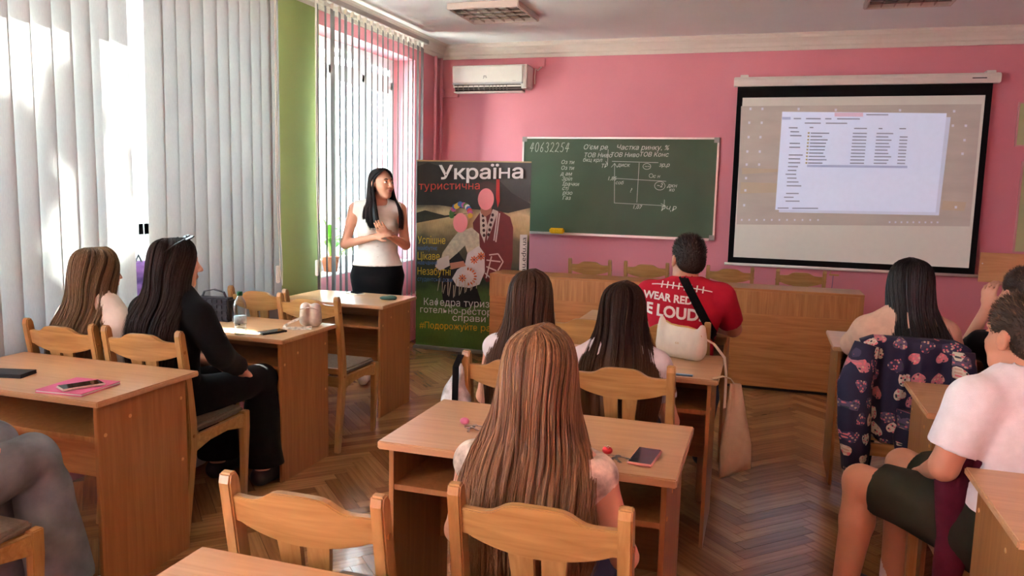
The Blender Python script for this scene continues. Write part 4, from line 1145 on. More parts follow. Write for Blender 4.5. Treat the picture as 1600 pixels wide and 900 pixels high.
LONG = lambda k=1.0, w=1.0, out=0.0, back=0.0: [(.124, 0, -.01, .006, .050, 1.0), (.116, 0, -.016, .045, .078, 1.0), (.085, 0, -.018, .077, .101, .95), (.03, 0, -.020, .089, .113, .82), (-.04, 0, -.026, .094, .115, .70),
    (-.11, 0, -.034, .102 * w, .108, .64), (-.17, 0, -.055, .130 * w, .108, .58), (-.24, 0, -.080 - back, .150 * w, .118, .52), (-.24 - .12 * k, 0, -.090 - back, .158 * w, .118 + out, .47), (-.24 - .26 * k, 0, -.092 - back, .150 * w, .112 + out, .43)]

H_LBROWN = attr_mat('hair_light_brown', (58, 40, 26), (126, 92, 62), (186, 148, 108), (150, 112, 78))
H_BROWN = attr_mat('hair_brown', (34, 24, 18), (66, 48, 37), (116, 88, 64), (100, 74, 53), .45, .3)
H_DBROWN = attr_mat('hair_dark_brown', (22, 16, 13), (46, 33, 26), (84, 62, 48), (112, 78, 52), .5, .22)
H_DARK = attr_mat('hair_very_dark', (14, 10, 9), (32, 23, 20), (62, 47, 41), None, .48, .25)
H_BLACK = attr_mat('hair_black', (5, 5, 7), (10, 10, 12), (26, 26, 30))
H_BLONDE = attr_mat('hair_dark_blonde', (60, 46, 32), (108, 86, 60), (148, 122, 90), (122, 98, 70), .45, .3)
H_CROP = attr_mat('hair_cropped', (44, 33, 25), (70, 54, 42), (112, 90, 70), None, .6, .3)
H_CROPD = attr_mat('hair_cropped_dark', (24, 18, 15), (44, 33, 27), (74, 58, 47), None, .6, .3)

def top_garment(root, name, J, material, sleeve=None, w=1.0, infl=.010, hem=None, neck=True, fold=.003, ff=26, vox=.0095, seed=1, straps=False, bust=0.0, low=None):
    """shirt or blouse over the torso; sleeve = how far down the arm (0..2) or None"""
    P = torso_prims(J, w, bust)
    cuts = []
    if sleeve:
        for s in 'LR':
            P += arm_prims(J, s, w * 1.18, sleeve)
            a, b, c = J['sh' + s], J['el' + s], J['wr' + s]
            if sleeve <= 1: e = a + (b - a) * sleeve; d = b - a
            else: e = b + (c - b) * (sleeve - 1); d = c - b
            cuts.append(cut_cyl(e, d, .085 * w, .14))
    if hem is not None: cuts.append(half((0, 0, hem), (0, 0, -1)))
    if neck: cuts.append(cut_cyl(J['nek'] + V3(0, .012, .022), V3(0, .18, 1), .066 * w, .2))
    if low is not None: cuts.append(half(J['nek'] + V3(0, 0, low), (0, 0, 1)))
    return sdf_obj(name, P + cuts, material, root, inflate=infl, fold=fold, ffreq=ff, vox=vox, seed=seed)
def trousers(root, J, material, upto=1.95, w=1.0, infl=.012, fold=.004, name='trousers', waist=None, vox=.010, seed=3, flare=0.0):
    P = [rc(J['pel'], J['wai'] * .5 + J['pel'] * .5, .15 * w, .135 * w, ((0, 1, 0), .75), .05)]; cuts = []
    for s in 'LR':
        P += leg_prims(J, s, w * 1.05, upto)
        a, b, c = J['hip' + s], J['kn' + s], J['an' + s]
        if upto > 1 and flare: P.append(rc(b + (c - b) * .25, b + (c - b) * (upto - 1), .065 * w, .065 * w + flare, None, .03))
        e = (a + (b - a) * upto) if upto <= 1 else (b + (c - b) * (upto - 1)); d = (b - a) if upto <= 1 else (c - b)
        cuts.append(cut_cyl(e, d, .13, .16))
    return sdf_obj(name, P + cuts, material, root, inflate=infl, fold=fold, ffreq=22, vox=vox, seed=seed)

def cloth(name, rgb, **kw):
    return mat(name, rgb, .9, .12, var=kw.pop('var', .05), scale=kw.pop('scale', 30), bump=kw.pop('bump', .15), bscale=kw.pop('bscale', 500), **kw)
WHITEC = cloth('white_cotton', (228, 226, 228)); CREAM = cloth('cream_linen', (228, 222, 210)); BEIGE = cloth('beige_blouse', (206, 172, 150), var=.08)
REDC = cloth('red_cotton', (176, 32, 52), var=.06); OLIVE = cloth('dark_olive_cotton', (46, 46, 38)); BURG = cloth('burgundy_fleece', (82, 26, 44), var=.12)
JEANS = cloth('grey_denim', (126, 134, 144), var=.28, scale=10); NAVYJ = cloth('blue_denim', (70, 84, 110), var=.15, scale=14)
SHOEW = mat('white_shoe', (222, 218, 212), .6); SHOEK = mat('dark_shoe', (40, 40, 44), .6)
# girl with long wavy hair, centre
J = seated(1.208, .03, .162, shz=.352)
pr, g, R = person('girl with long wavy light-brown hair seated at the keys desk', (-.508, 1.79), 0, J, SKIN, w=.90)
top_garment(pr, 'top', J, cloth('print_top', (214, 204, 190), var=.5, scale=26), None, .90, low=-.045, bust=1)
trousers(pr, J, NAVYJ, w=.92); shoes(pr, J, SHOEW)
strands(pr, 'hair', J['head'], LONG(1.05, 1.06, .012, .012), H_LBROWN, n=4200, npt=24, rad=.0011, seed=2, wave=.010, wfreq=2.6, locks=80, lockamp=.010, endvar=.10)
# girl in ruffled white top
J = seated(1.172, .04, .150, shz=.33)
pr, g, R = person('girl with dark brown hair in a white ruffled top', (-.535, 3.12), 0, J, SKIN, w=.90)
top_garment(pr, 'top', J, WHITEC, .55, .90, fold=.006, ff=60)
trousers(pr, J, NAVYJ, w=.92); shoes(pr, J, SHOEW)
strands(pr, 'hair', J['head'], LONG(.75, 1.1, .010, .010), H_DBROWN, n=2600, npt=20, rad=.0012, seed=5, wave=.005, wfreq=2.0, locks=60, lockamp=.010)
# girl with straight brown hair
J = seated(1.200, .05, .150, shz=.33)
pr, g, R = person('girl with straight brown hair in a white sleeveless top', (-.925, 3.10), 0, J, SKIN, w=.90)
top_garment(pr, 'top', J, WHITEC, None, .90, low=-.02)
trousers(pr, J, NAVYJ, w=.92); shoes(pr, J, SHOEW)
strands(pr, 'hair', J['head'], LONG(.85, 1.0, .006, .008), H_BROWN, n=2600, npt=18, rad=.0012, seed=6, wave=.001, locks=70, lockamp=.006)
# man in red
J = seated(1.300, .10, .185, shz=.30, arms={'elL': V3(-.25, .24, .84), 'elR': V3(.25, .24, .82), 'wrL': V3(-.08, .46, .80), 'wrR': V3(.08, .46, .80)}, head=(0, .05))
MAN = (-.385, 4.14)
pr, g, R = person('man in a red t-shirt with white lettering, black strap across his back', MAN, .0, J, SKIN2, male=True, w=1.12, hyaw=.45, vox=.008, hs=1.07)
shirt = top_garment(pr, 'shirt', J, REDC, .75, 1.14, infl=.012, fold=.003, ff=20)
trousers(pr, J, NAVYJ, w=1.05); shoes(pr, J, SHOEK)
short_hair(pr, g, R, J['head'], H_CROPD, s=1.07, top=.014, n=3600, length=.016, seed=1)
def drape(name, verts, faces, target, parent, material, off=.003, ydir=1.0, sub_len=.02):
    """lays flat print (x, z in parent space) onto the back of a garment"""
    me = target.data
    bvh = BVHTree.FromPolygons([v.co for v in me.vertices], [tuple(p.vertices) for p in me.polygons])
    bm = bmesh.new()
    vs_ = [bm.verts.new((x, 0, z)) for x, z in verts]
    for f in faces:
        try: bm.faces.new([vs_[i] for i in f])
        except ValueError: pass
    bmesh.ops.triangulate(bm, faces=bm.faces)
    for _ in range(4):
        ed = [e for e in bm.edges if e.calc_length() > sub_len]
        if not ed: break
        bmesh.ops.subdivide_edges(bm, edges=ed, cuts=1); bmesh.ops.triangulate(bm, faces=bm.faces)
    bad = []
    for v in bm.verts:
        hit = bvh.ray_cast(Vector((v.co.x, -1.2 * ydir, v.co.z)), Vector((0, ydir, 0)))
        if hit[0] is None: bad.append(v)
        else: v.co = hit[0] + hit[1].normalized() * off if hit[1].y * ydir < 0 else hit[0] - hit[1].normalized() * off
    bmesh.ops.delete(bm, geom=bad, context='VERTS')
    m_ = bpy.data.meshes.new(name); bm.to_mesh(m_); bm.free()
    return link(name, m_, material, parent)
PRINT = mat('shirt_print', (232, 228, 224), .8)
def shirt_text(s, size, cx, z, sx=1.0, slope=-.06):
    v, f = text_mesh(s, size, bold=.035, align='CENTER', sx=sx)
    drape('lettering', [(cx + p[0], z + p[1] + p[0] * slope) for p in v], f, shirt, pr, PRINT)
shirt_text('WEAR RED.', .052, -.072, .985, 1.0); shirt_text('BE LOUD.', .078, -.066, .908, 1.0)
lv = []; lf = []
def bar(x0, z0, x1, z1, w):
    d = Vector((x1 - x0, z1 - z0)).normalized(); nn = Vector((-d.y, d.x)) * w / 2; n = len(lv)
    lv.extend([(x0 + nn.x, z0 + nn.y), (x0 - nn.x, z0 - nn.y), (x1 - nn.x, z1 - nn.y), (x1 + nn.x, z1 + nn.y)]); lf.append((n, n + 1, n + 2, n + 3))
for i in range(12):
    a, b = -.17 + i * .026, -.17 + (i + 1) * .026
    zz = lambda x: 1.062 - .5 * (x + .02) ** 2 - x * .06
    bar(a, zz(a), b, zz(b), .005)
for i in range(8):
    a = -.115 + i * .030; zz_ = 1.062 - .5 * (a + .02) ** 2 - a * .06; bar(a, zz_ - .016, a + .002, zz_ + .016, .007)
drape('stitch_print', lv, lf, shirt, pr, PRINT)
sv_ = []; sf_ = []
for i in range(13):
    t = i / 12; x = -.015 + t * .205; z = 1.115 - t * .30 - .05 * t * t; w = .021
    sv_ += [(x - w * .75, z - w * .6), (x + w * .75, z + w * .6)]
    if i: sf_.append((2 * i - 2, 2 * i - 1, 2 * i + 1, 2 * i))
st = drape('bag_strap', sv_, sf_, shirt, pr, BLACKF, off=.006); st['label'] = 'black bag strap'
# girl in cream blouse (left)
J = seated(1.215, .0, .140, arms={'elL': V3(-.165, .06, .68), 'elR': V3(.175, .05, .68)})
pr, g, R = person('girl with straight dark-blonde hair in a cream blouse by the blinds', (-2.995, 2.92), 0, J, SKIN, w=.92, hyaw=-.25)
top_garment(pr, 'blouse', J, CREAM, 1.8, .95, infl=.016, fold=.006, ff=30)
trousers(pr, J, NAVYJ, w=.92); shoes(pr, J, SHOEW)
strands(pr, 'hair', J['head'], LONG(.95, 1.05, .010, .010), H_BLONDE, n=2800, npt=18, rad=.0012, seed=8, wave=.001, locks=70, lockamp=.006, yaw=-.2)
# woman in black
J = seated(1.272, .03, .165, kn=.44, arms={'elR': V3(.25, .06, .76), 'wrR': V3(.175, .285, .625), 'elL': V3(-.23, .1, .76), 'wrL': V3(-.10, .33, .64)},
           legs={'knR': V3(.16, .44, .555), 'anR': V3(.17, .42, .085), 'toeR': V3(.18, .58, .035)})
pr, g, R = person('woman in black with very dark straight hair and sunglasses on her head', (-2.605, 2.955), -.10, J, SKIN, w=.98, hyaw=-.55, vox=.007, handspec={'R': dict(d=(-.05, .8, -.55), n=(.35, .45, .8), curl=.5)})
top_garment(pr, 'sweater', J, BLACKF, 1.76, 1.02, infl=.014, fold=.005)
trousers(pr, J, BLACKF, w=1.02, flare=.03); shoes(pr, J, SHOEK)
strands(pr, 'hair', J['head'], LONG(.95, 1.15, .010, .010), H_DARK, n=3000, npt=18, rad=.0012, seed=9, wave=.001, locks=80, lockamp=.005, yaw=-.25)
sg = MB()
hy = -.55
for q in (-1, 1): sg.prism([(q * .012, .0), (q * .062, .004), (q * .066, .03), (q * .05, .044), (q * .018, .04)], -.003, .003, 'xz')
sg.box(-.014, .014, -.003, .003, .026, .034)
so = thing('sunglasses', 'black sunglasses pushed up on the dark-haired woman in black', 'sunglasses', (-2.605, 2.985, 1.262), -.10 + hy)
lens = []
for q in (-1, 1):
    o = MB().prism([(q * .012, .0), (q * .062, .004), (q * .066, .03), (q * .05, .044), (q * .018, .04)], -.003, .003, 'xz').build('lens', BLACKP, so)
    o.location = (0, .055, .012); o.rotation_euler = (-1.1, 0, 0)
    MB().tube([(q * .066, .05, .02), (q * .082, .0, -.005), (q * .084, -.05, -.04)], .003, 6).build('temple', BLACKP, so)
MB().tube([(-.012, .068, .03), (.012, .068, .03)], .003, 6).build('bridge', BLACKP, so)
# person in grey jeans (bottom left): one leg crossed over
J = seated(1.26, .0, .17, legs={'knR': V3(.095, .43, .60), 'anR': V3(.125, .50, .10), 'toeR': V3(.14, .64, .035), 'knL': V3(-.08, .42, .63), 'anL': V3(-.14, .46, .10), 'toeL': V3(-.16, .60, .035)})
pr, g, R = person('person in wide grey jeans at the pink notebook desk', (-2.43, 1.56), 0, J, SKIN, w=.95, hands=())
top_garment(pr, 'shirt', J, WHITEC, .5, .98)
trousers(pr, J, JEANS, w=1.12, upto=1.95, flare=.03, fold=.010); shoes(pr, J, SHOEW)
short_hair(pr, g, R, J['head'], H_CROPD, seed=3)
# woman in beige blouse
J = seated(1.255, .08, .165, arms={'elL': V3(-.205, .14, .83), 'elR': V3(.205, .14, .83), 'wrL': V3(-.12, .40, .79), 'wrR': V3(.12, .42, .79)})
pr, g, R = person('woman with long black hair in a beige blouse', (.655, 4.00), 0, J, SKIN, w=.98)
top_garment(pr, 'blouse', J, BEIGE, 1.85, 1.0, infl=.016, fold=.005, ff=34)
trousers(pr, J, BLACKF, w=.96); shoes(pr, J, SHOEK)
strands(pr, 'hair', J['head'], [(a, .008 + max(0, (-.05 - a)) * .16, c, d * 1.08, e, f) for a, b, c, d, e, f in LONG(.9, .92, .010, .020)], H_BLACK, n=2600, npt=18, rad=.0013, seed=12, wave=.0, locks=80, lockamp=.004)
# woman in black dress, hair pinned up
J = seated(1.215, .08, .16, arms={'elL': V3(-.20, .22, .80), 'wrL': V3(-.13, .17, 1.03)}, head=(0, .06))
pr, g, R = person('woman in a black dress with hair pinned up by a white clip', (1.16, 4.10), .0, J, SKIN, w=.95, hyaw=.35, vox=.008, handspec={'L': dict(d=(.05, .1, 1), n=(-.6, -.6, .2), curl=.9)})
top_garment(pr, 'dress', J, BLACKF, .45, .98, infl=.012, low=-.035, neck=False)
sdf_obj('skirt', [rc(J['pel'], J['pel'] + V3(0, .28, -.01), .16, .15, None, .05), rc(J['knL'] * .6 + J['knR'] * .4, J['knL'] * .4 + J['knR'] * .6, .13, .13, None, .05), half((0, .43, 0), (0, 1, 0))], BLACKF, pr, vox=.012, fold=.004)
shoes(pr, J, SHOEK)
short_hair(pr, g, R, J['head'], H_BROWN, top=.022, n=2200, length=.012, back=-.07, front=.075, seed=5)
sdf_obj('hair_bun', [ell(g(0, -.105, .02), (.035, .03, .035), None, .02), ell(g(.01, -.10, .05), (.022, .022, .02), None, .02)], H_BROWN, pr, vox=.006, fold=.002, ffreq=120)
cl = MB().tube([tuple(g(-.03, -.118, .055)), tuple(g(-.005, -.137, .045)), tuple(g(.02, -.135, .06)), tuple(g(.035, -.12, .05))], .005, 8)
cl.build('hair_clip', PLASTIC, pr)
MB().lathe([(.001, 0), (.004, .003), (.001, .008)], 8, tuple(g(-.085, -.006, -.045))).build('earring', METAL, pr)
# young man in white t-shirt and shorts, turned towards the aisle
TM = (.765, 2.725); TR = .55
c_, s_ = math.cos(-TR), math.sin(-TR)
def loc_of(x, y, z): dx, dy = x - TM[0], y - TM[1]; return V3(dx * c_ - dy * s_, dx * s_ + dy * c_, z)
J = seated(1.245, -.02, .185, shz=.30, arms={'elL': loc_of(.555, 2.60, .745), 'wrL': loc_of(.56, 2.83, .655), 'elR': loc_of(.93, 2.86, .76), 'wrR': loc_of(.72, 3.03, .66)}, head=(0, .03),
           legs={'knL': loc_of(.375, 2.955, .545), 'anL': loc_of(.34, 2.94, .09), 'toeL': loc_of(.22, 3.03, .035), 'knR': loc_of(.545, 3.19, .55), 'anR': loc_of(.53, 3.14, .09), 'toeR': loc_of(.42, 3.25, .035)})
pr, g, R = person('young man in a white t-shirt and dark olive shorts, hands in his lap', TM, TR, J, SKIN2, male=True, w=1.10, hyaw=.05, vox=.008, hs=1.06)
top_garment(pr, 'shirt', J, cloth('bright_white_cotton', (236, 236, 242)), .72, 1.12, infl=.014, fold=.003, ff=20)
trousers(pr, J, OLIVE, upto=.80, w=1.14, infl=.018, fold=.004, name='shorts')
for s in 'LR':
    a, k = J['an' + s], J['kn' + s]
    sdf_obj('sock', [rc(a + V3(0, 0, -.02), a + (k - a) * .22, .040, .043, None, .01), cut_cyl(a + (k - a) * .22, k - a, .08, .1)], WHITEC, pr, vox=.008, fold=.001)
shoes(pr, J, SHOEK)
short_hair(pr, g, R, J['head'], H_CROP, s=1.06, top=.016, n=4600, length=.017, seed=7)
# teacher -----------------------------------------------------------------
TL = (-2.86, 5.52)
J = dict(pel=V3(0, 0, .88), wai=V3(0, .0, 1.04), che=V3(0, 0, 1.22), nek=V3(0, -.005, 1.42), head=V3(.03, .03, 1.553))
for q, s in ((-1, 'L'), (1, 'R')):
    J['hip' + s] = V3(q * .085, 0, .87); J['kn' + s] = V3(q * .09, .02, .48); J['an' + s] = V3(q * .09, 0, .09); J['toe' + s] = V3(q * .11, .13, .035); J['sh' + s] = V3(q * .175, -.01, 1.355)
J['elL'] = V3(-.245, .0, 1.085); J['elR'] = V3(.215, .02, 1.085); J['wrL'] = V3(-.02, .155, 1.155); J['wrR'] = V3(.085, .165, 1.165)
TROT = PI + .52          # she stands facing the class, turned to her left
def flip(J):             # the joints above are written for a viewer in front: mirror into her own frame
    return J
pr, g, R = person('teacher with long dark hair in a cream vest and black skirt, hands clasped', TL, PI + .48, {**J, **{k: V3(-v[0], v[1], v[2]) for k, v in J.items()}}, SKIN2, w=.96, hyaw=.72, hpitch=.12, vox=.0062, bust=1,
                  handspec={'L': dict(d=(-.75, .35, .30), n=(.2, .7, .6), curl=.7, side=1), 'R': dict(d=(.55, .45, .55), n=(.3, .8, -.3), curl=.5, side=-1)})
JT = {k: V3(-v[0], v[1], v[2]) for k, v in J.items()}
vest = sdf_obj('vest', torso_prims(JT, .98, 1) + [rc(V3(0, 0, 1.05), V3(0, 0, .89), .125, .205, ((0, 1, 0), .72), .04), half((0, 0, .925), (0, 0, -1)), cut_cyl(V3(0, .03, 1.40), V3(0, .35, 1), .075, .3),
    cut_cyl(V3(0, .15, 1.30), V3(0, .10, 1), .055, .3), cut_cyl(V3(0, .15, 1.25), V3(0, .10, 1), .030, .3),
    cut_cyl(V3(.185, 0, 1.36), V3(1, 0, .15), .09, .2), cut_cyl(V3(-.185, 0, 1.36), V3(-1, 0, .15), .09, .2),
    cut_cyl(V3(0, .17, .985), V3(0, .0, -1), .035, .2), cut_cyl(V3(0, .17, 1.02), V3(0, .0, -1), .015, .2)], CREAM, pr, inflate=.010, fold=.0022, ffreq=22, vox=.008)
for z in (1.00, 1.08, 1.16):
    MB().lathe([(.008, 0), (.008, .003)], 10).build('button', mat('pearl_button', (214, 204, 186), .3), pr).location = (0, .135, z)
sdf_obj('skirt', [rc(V3(0, 0, .98), V3(0, 0, .85), .130, .192, ((0, 1, 0), .70), .04), rc(V3(0, 0, .85), V3(0, 0, .52), .192, .165, ((0, 1, 0), .70), .04), half((0, 0, .50), (0, 0, -1)), half((0, 0, 1.0), (0, 0, 1))], BLACKF, pr, inflate=.008, vox=.010)
shoes(pr, JT, SHOEW)
strands(pr, 'hair', JT['head'], [(.120, 0, -.005, .006, .055, 1.0), (.112, 0, -.014, .045, .080, 1.0), (.08, 0, -.018, .077, .102, .80), (.03, 0, -.022, .086, .108, .66), (-.05, 0, -.018, .092, .112, .66),
    (-.12, 0, .0, .100, .115, .72), (-.18, 0, .02, .135, .125, .78), (-.25, 0, .035, .150, .132, .81), (-.35, 0, .045, .142, .135, .82)], H_DARK, n=3000, npt=18, rad=.0013, seed=14, wave=.002, wfreq=1.6, locks=60, lockamp=.007, yaw=.40)
EW = mat('eye_white', (226, 220, 214), .2); EI = mat('iris_brown', (46, 30, 22), .15); LIP = mat('lips', (168, 92, 86), .4); BROW = mat('eyebrow', (44, 32, 28), .8)
for q in (-1, 1):
    ey = sdf_obj('eye', [ell(g(q * .031, .0805, .004), (.0115, .0095, .0085), R, .005)], EW, pr, vox=.003)
    sdf_obj('iris', [ell(g(q * .031, .0885, .004), (.0052, .0028, .0055), R, .003)], EI, ey, vox=.0016)
    sdf_obj('eyelid', [ell(g(q * .031, .0825, .0095), (.0145, .009, .0045), R, .004)], SKIN2, pr, vox=.003)
    sdf_obj('eyebrow', [rc(g(q * .016, .092, .024), g(q * .033, .0905, .028), .0034, .0034, None, .003), rc(g(q * .033, .0905, .028), g(q * .047, .081, .023), .0034, .002, None, .003)], BROW, pr, vox=.002)
sdf_obj('lips', [rc(g(-.017, .0905, -.0585), g(.017, .0905, -.0585), .0042, .0042, None, .006), rc(g(-.013, .0915, -.0655), g(.013, .0915, -.0655), .0050, .0050, None, .006)], LIP, pr, vox=.0025)
# ------------------------------------------------------------------ roll-up poster
PX0, PY0, PWD, PHT = -3.145, 6.86, 1.115, 1.74
po = thing('rollup_poster', 'tall tourism poster with folk-dressed couple and mountain view', 'poster', (PX0, PY0, .03))
def poster_mat():
    mt = bpy.data.materials.new('poster_landscape'); mt.use_nodes = True
    nt = mt.node_tree; N = nt.nodes; L = nt.links; b = N['Principled BSDF']
    tc = N.new('ShaderNodeTexCoord'); sp_ = N.new('ShaderNodeSeparateXYZ'); L.new(tc.outputs['Generated'], sp_.inputs[0])
    nz = N.new('ShaderNodeTexNoise'); nz.inputs['Scale'].default_value = 5; nz.inputs['Detail'].default_value = 7
    mp = N.new('ShaderNodeMapping'); mp.inputs['Scale'].default_value = (1, 1, 2.2)
    L.new(tc.outputs['Generated'], mp.inputs[0]); L.new(mp.outputs[0], nz.inputs['Vector'])
    ad = N.new('ShaderNodeMath'); ad.operation = 'MULTIPLY_ADD'; L.new(nz.outputs['Fac'], ad.inputs[0]); ad.inputs[1].default_value = .16
    L.new(sp_.outputs[2], ad.inputs[2])
    cr = N.new('ShaderNodeValToRGB'); e = cr.color_ramp.elements
    stops = [(0, (72, 104, 44)), (.22, (92, 128, 54)), (.38, (84, 116, 60)), (.44, (42, 58, 40)), (.52, (52, 58, 44)), (.66, (104, 96, 68)), (.74, (196, 170, 118)), (.80, (214, 190, 140)), (.86, (110, 100, 78)), (.90, (46, 46, 42)), (1, (60, 58, 52))]
    e[0].position, e[0].color = 0, (*lin(stops[0][1]), 1); e[1].position, e[1].color = 1, (*lin(stops[-1][1]), 1)
    for p, c in stops[1:-1]: k = e.new(p); k.color = (*lin(c), 1)
    L.new(ad.outputs[0], cr.inputs[0])
    n2 = N.new('ShaderNodeTexNoise'); n2.inputs['Scale'].default_value = 60; m3 = N.new('ShaderNodeMapping'); m3.inputs['Scale'].default_value = (2.5, 1, .6)
    L.new(tc.outputs['Generated'], m3.inputs[0]); L.new(m3.outputs[0], n2.inputs['Vector'])
    mx = N.new('ShaderNodeMix'); mx.data_type = 'RGBA'; mx.blend_type = 'OVERLAY'; mx.inputs[0].default_value = .30
    L.new(cr.outputs[0], mx.inputs[6]); L.new(n2.outputs['Fac'], mx.inputs[7]); L.new(mx.outputs[2], b.inputs['Base Color'])
    b.inputs['Roughness'].default_value = .45
    return mt
box(0, PWD, 0, .004, 0, PHT).build('printed_sheet', poster_mat(), po)
box(-.01, PWD + .01, -.05, .09, -.03, .0).build('stand_base', mat('stand_grey', (120, 118, 116), .4), po, bevel=.006)
box(0, PWD, -.006, .010, PHT, PHT + .012).build('top_bar', mat('stand_top', (190, 160, 110), .4), po)
MB().tube([(PWD / 2, .05, 0), (PWD / 2, .03, PHT)], .008, 8).build('support_pole', METAL, po)
SX, SZ = PWD / 179.0, PHT / 290.0
def pq(px, py): return ((px - 654) * SX, PHT - (py - 250 - (px - 654) * .03) * SZ)
_lay = [0.0008]
def shape(name, pts, rgb, **kw):
    _lay[0] += .00035
    P = [pq(*p) for p in pts]; y = -_lay[0]
    return MB().add([(x, y, z) for x, z in P], [tuple(range(len(P)))]).build(name, mat('print_%d_%d_%d' % rgb, rgb, .5, **kw), po)
def oval(name, cx, cy, rx, ry, rgb, n=28, rot=0.0, **kw):
    c, s = math.cos(rot), math.sin(rot)
    return shape(name, [(cx + rx * math.cos(2 * PI * i / n) * c - ry * math.sin(2 * PI * i / n) * s, cy + rx * math.cos(2 * PI * i / n) * s + ry * math.sin(2 * PI * i / n) * c) for i in range(n)], rgb, **kw)
shape('mountain', [(654, 258), (672, 252), (690, 258), (720, 270), (760, 275), (785, 281), (805, 300), (833, 316), (833, 322), (800, 330), (765, 326), (720, 322), (690, 318), (654, 318)], (38, 36, 30), var=.25, scale=8)
shape('forest_edge', [(654, 330), (668, 326), (700, 334), (740, 330), (654, 346)], (60, 54, 40), var=.2)
# man in embroidered coat
shape('coat', [(745, 345), (757, 328), (772, 324), (790, 328), (803, 336), (808, 352), (808, 400), (804, 432), (768, 436), (757, 420), (750, 385)], (112, 40, 42), var=.12, scale=14)
shape('shirt_front', [(756, 328), (764, 326), (768, 350), (764, 376), (757, 360)], (214, 200, 190)); shape('shirt_front', [(776, 324), (784, 327), (776, 352), (768, 372), (768, 348)], (206, 190, 180))
for k in range(5):
    oval('embroidery', 761 + k * .6, 334 + k * 7.5, 2.2, 2.6, (60, 30, 30), 10); oval('embroidery', 776 - k * 1.4, 333 + k * 7.5, 2.2, 2.6, (60, 30, 30), 10)
for a, b in (((784, 328), (779, 372)), ((787, 330), (782, 374)), ((772, 394), (786, 392)), ((786, 392), (794, 404)), ((794, 404), (786, 418)), ((768, 402), (790, 404)), ((768, 412), (784, 418)), ((766, 422), (778, 432)), ((776, 396), (768, 430))):
    w = 1.0; dx, dy = b[0] - a[0], b[1] - a[1]; l = math.hypot(dx, dy); nx, ny = -dy / l * w, dx / l * w
    shape('braid', [(a[0] + nx, a[1] + ny), (b[0] + nx, b[1] + ny), (b[0] - nx, b[1] - ny), (a[0] - nx, a[1] - ny)], (214, 196, 190))
oval('hat', 766, 296, 17, 14, (58, 26, 26)); shape('hat_ribbon', [(781, 279), (786, 279), (787, 312), (784, 322), (781, 306)], (190, 44, 40)); shape('neck', [(757, 318), (775, 318), (774, 330), (765, 336), (758, 330)], (176, 112, 92))
oval('face', 765.5, 309, 12.5, 16.5, (246, 150, 156))
# woman with wreath and shawl
shape('dress', [(700, 395), (722, 388), (738, 410), (752, 440), (762, 470), (735, 478), (700, 470), (694, 430)], (34, 34, 36), var=.2)
shape('shawl', [(712, 372), (722, 360), (744, 352), (756, 362), (758, 392), (742, 404), (734, 380), (722, 392), (708, 404), (700, 420), (692, 416), (698, 392)], (206, 198, 174), var=.18, scale=30)
shape('sleeve', [(738, 392), (756, 380), (765, 392), (766, 420), (758, 440), (742, 446), (722, 444), (714, 432), (722, 418), (734, 410)], (226, 222, 224), var=.05)
shape('sleeve', [(690, 402), (708, 396), (710, 412), (694, 420), (686, 414)], (222, 214, 210)); shape('hand', [(710, 408), (732, 404), (736, 412), (712, 418)], (206, 140, 116))
for cx, cy in ((749, 402), (760, 396), (731, 431)):
    for k in range(8):
        a = k * PI / 4; oval('embroidered_petal', cx + 4 * math.cos(a), cy + 4 * math.sin(a), 2.6, 1.1, (214, 104, 32), 8, a)
    oval('embroidered_centre', cx, cy, 1.5, 1.5, (120, 30, 30), 10)
for k in range(9):
    a = -1.5 + k * .36; oval('embroidered_petal', 739 + 13 * math.cos(a), 428 + 12 * math.sin(a), 2.6, 1.2, (206, 96, 30), 8, a)
for k in range(14):
    x = 694 + k * 4.6; shape('fringe', [(x, 432 + (k % 3) * 5), (x + 1.4, 432 + (k % 3) * 5), (x - 2 + (k % 2) * 3, 462 - abs(k - 5) * 2), (x - 3 + (k % 2) * 3, 462 - abs(k - 5) * 2)], (200, 190, 166))
rw = random.Random(5)
for k in range(16):
    a = PI + k * PI / 15; oval('wreath_flower', 728 + 15 * math.cos(a), 334 + 17 * math.sin(a) + rw.uniform(-1, 1), 4.2, 4.2, rw.choice([(206, 60, 64), (222, 180, 60), (226, 224, 222), (70, 110, 180), (196, 96, 150), (92, 130, 64)]), 10)
oval('face', 727.5, 345, 11.5, 15, (246, 150, 156))
shape('web_strip', [(820.5, 362), (831.5, 362), (831.5, 436), (820.5, 436)], (224, 222, 216))
def fit_text(name, s, x0, x1, ybase, h, rgb, bold=.012, vertical=False, pad=.0002, max_x=None):
    v, f = text_mesh(s, 1.0, bold=bold)
    w = v[:, 0].max() - v[:, 0].min(); v[:, 0] -= v[:, 0].min()
    hh = .73
    y = -(_lay[0] + .0012)
    if vertical:
        P = [((x1 - 654) * SX - p[1] / hh * h * SX, y, PHT - (ybase - 250 - (x1 - 654) * .03) * SZ + p[0] / w * (x0) * SZ) for p in v]
    else:
        P = []
        for p in v:
            px = x0 + p[0] / w * (x1 - x0); X, Z = pq(px, ybase); P.append((X, y, Z + p[1] / hh * h * SZ))
    return MB().add(P, f).build(name, mat('ink_%d_%d_%d' % rgb, rgb, .5), po)
fit_text('title_lettering', 'Україна', 692, 823, 278, 21, (240, 238, 234), .018)
fit_text('subtitle_lettering', 'туристична', 660, 757, 294, 12, (206, 66, 52), 0)
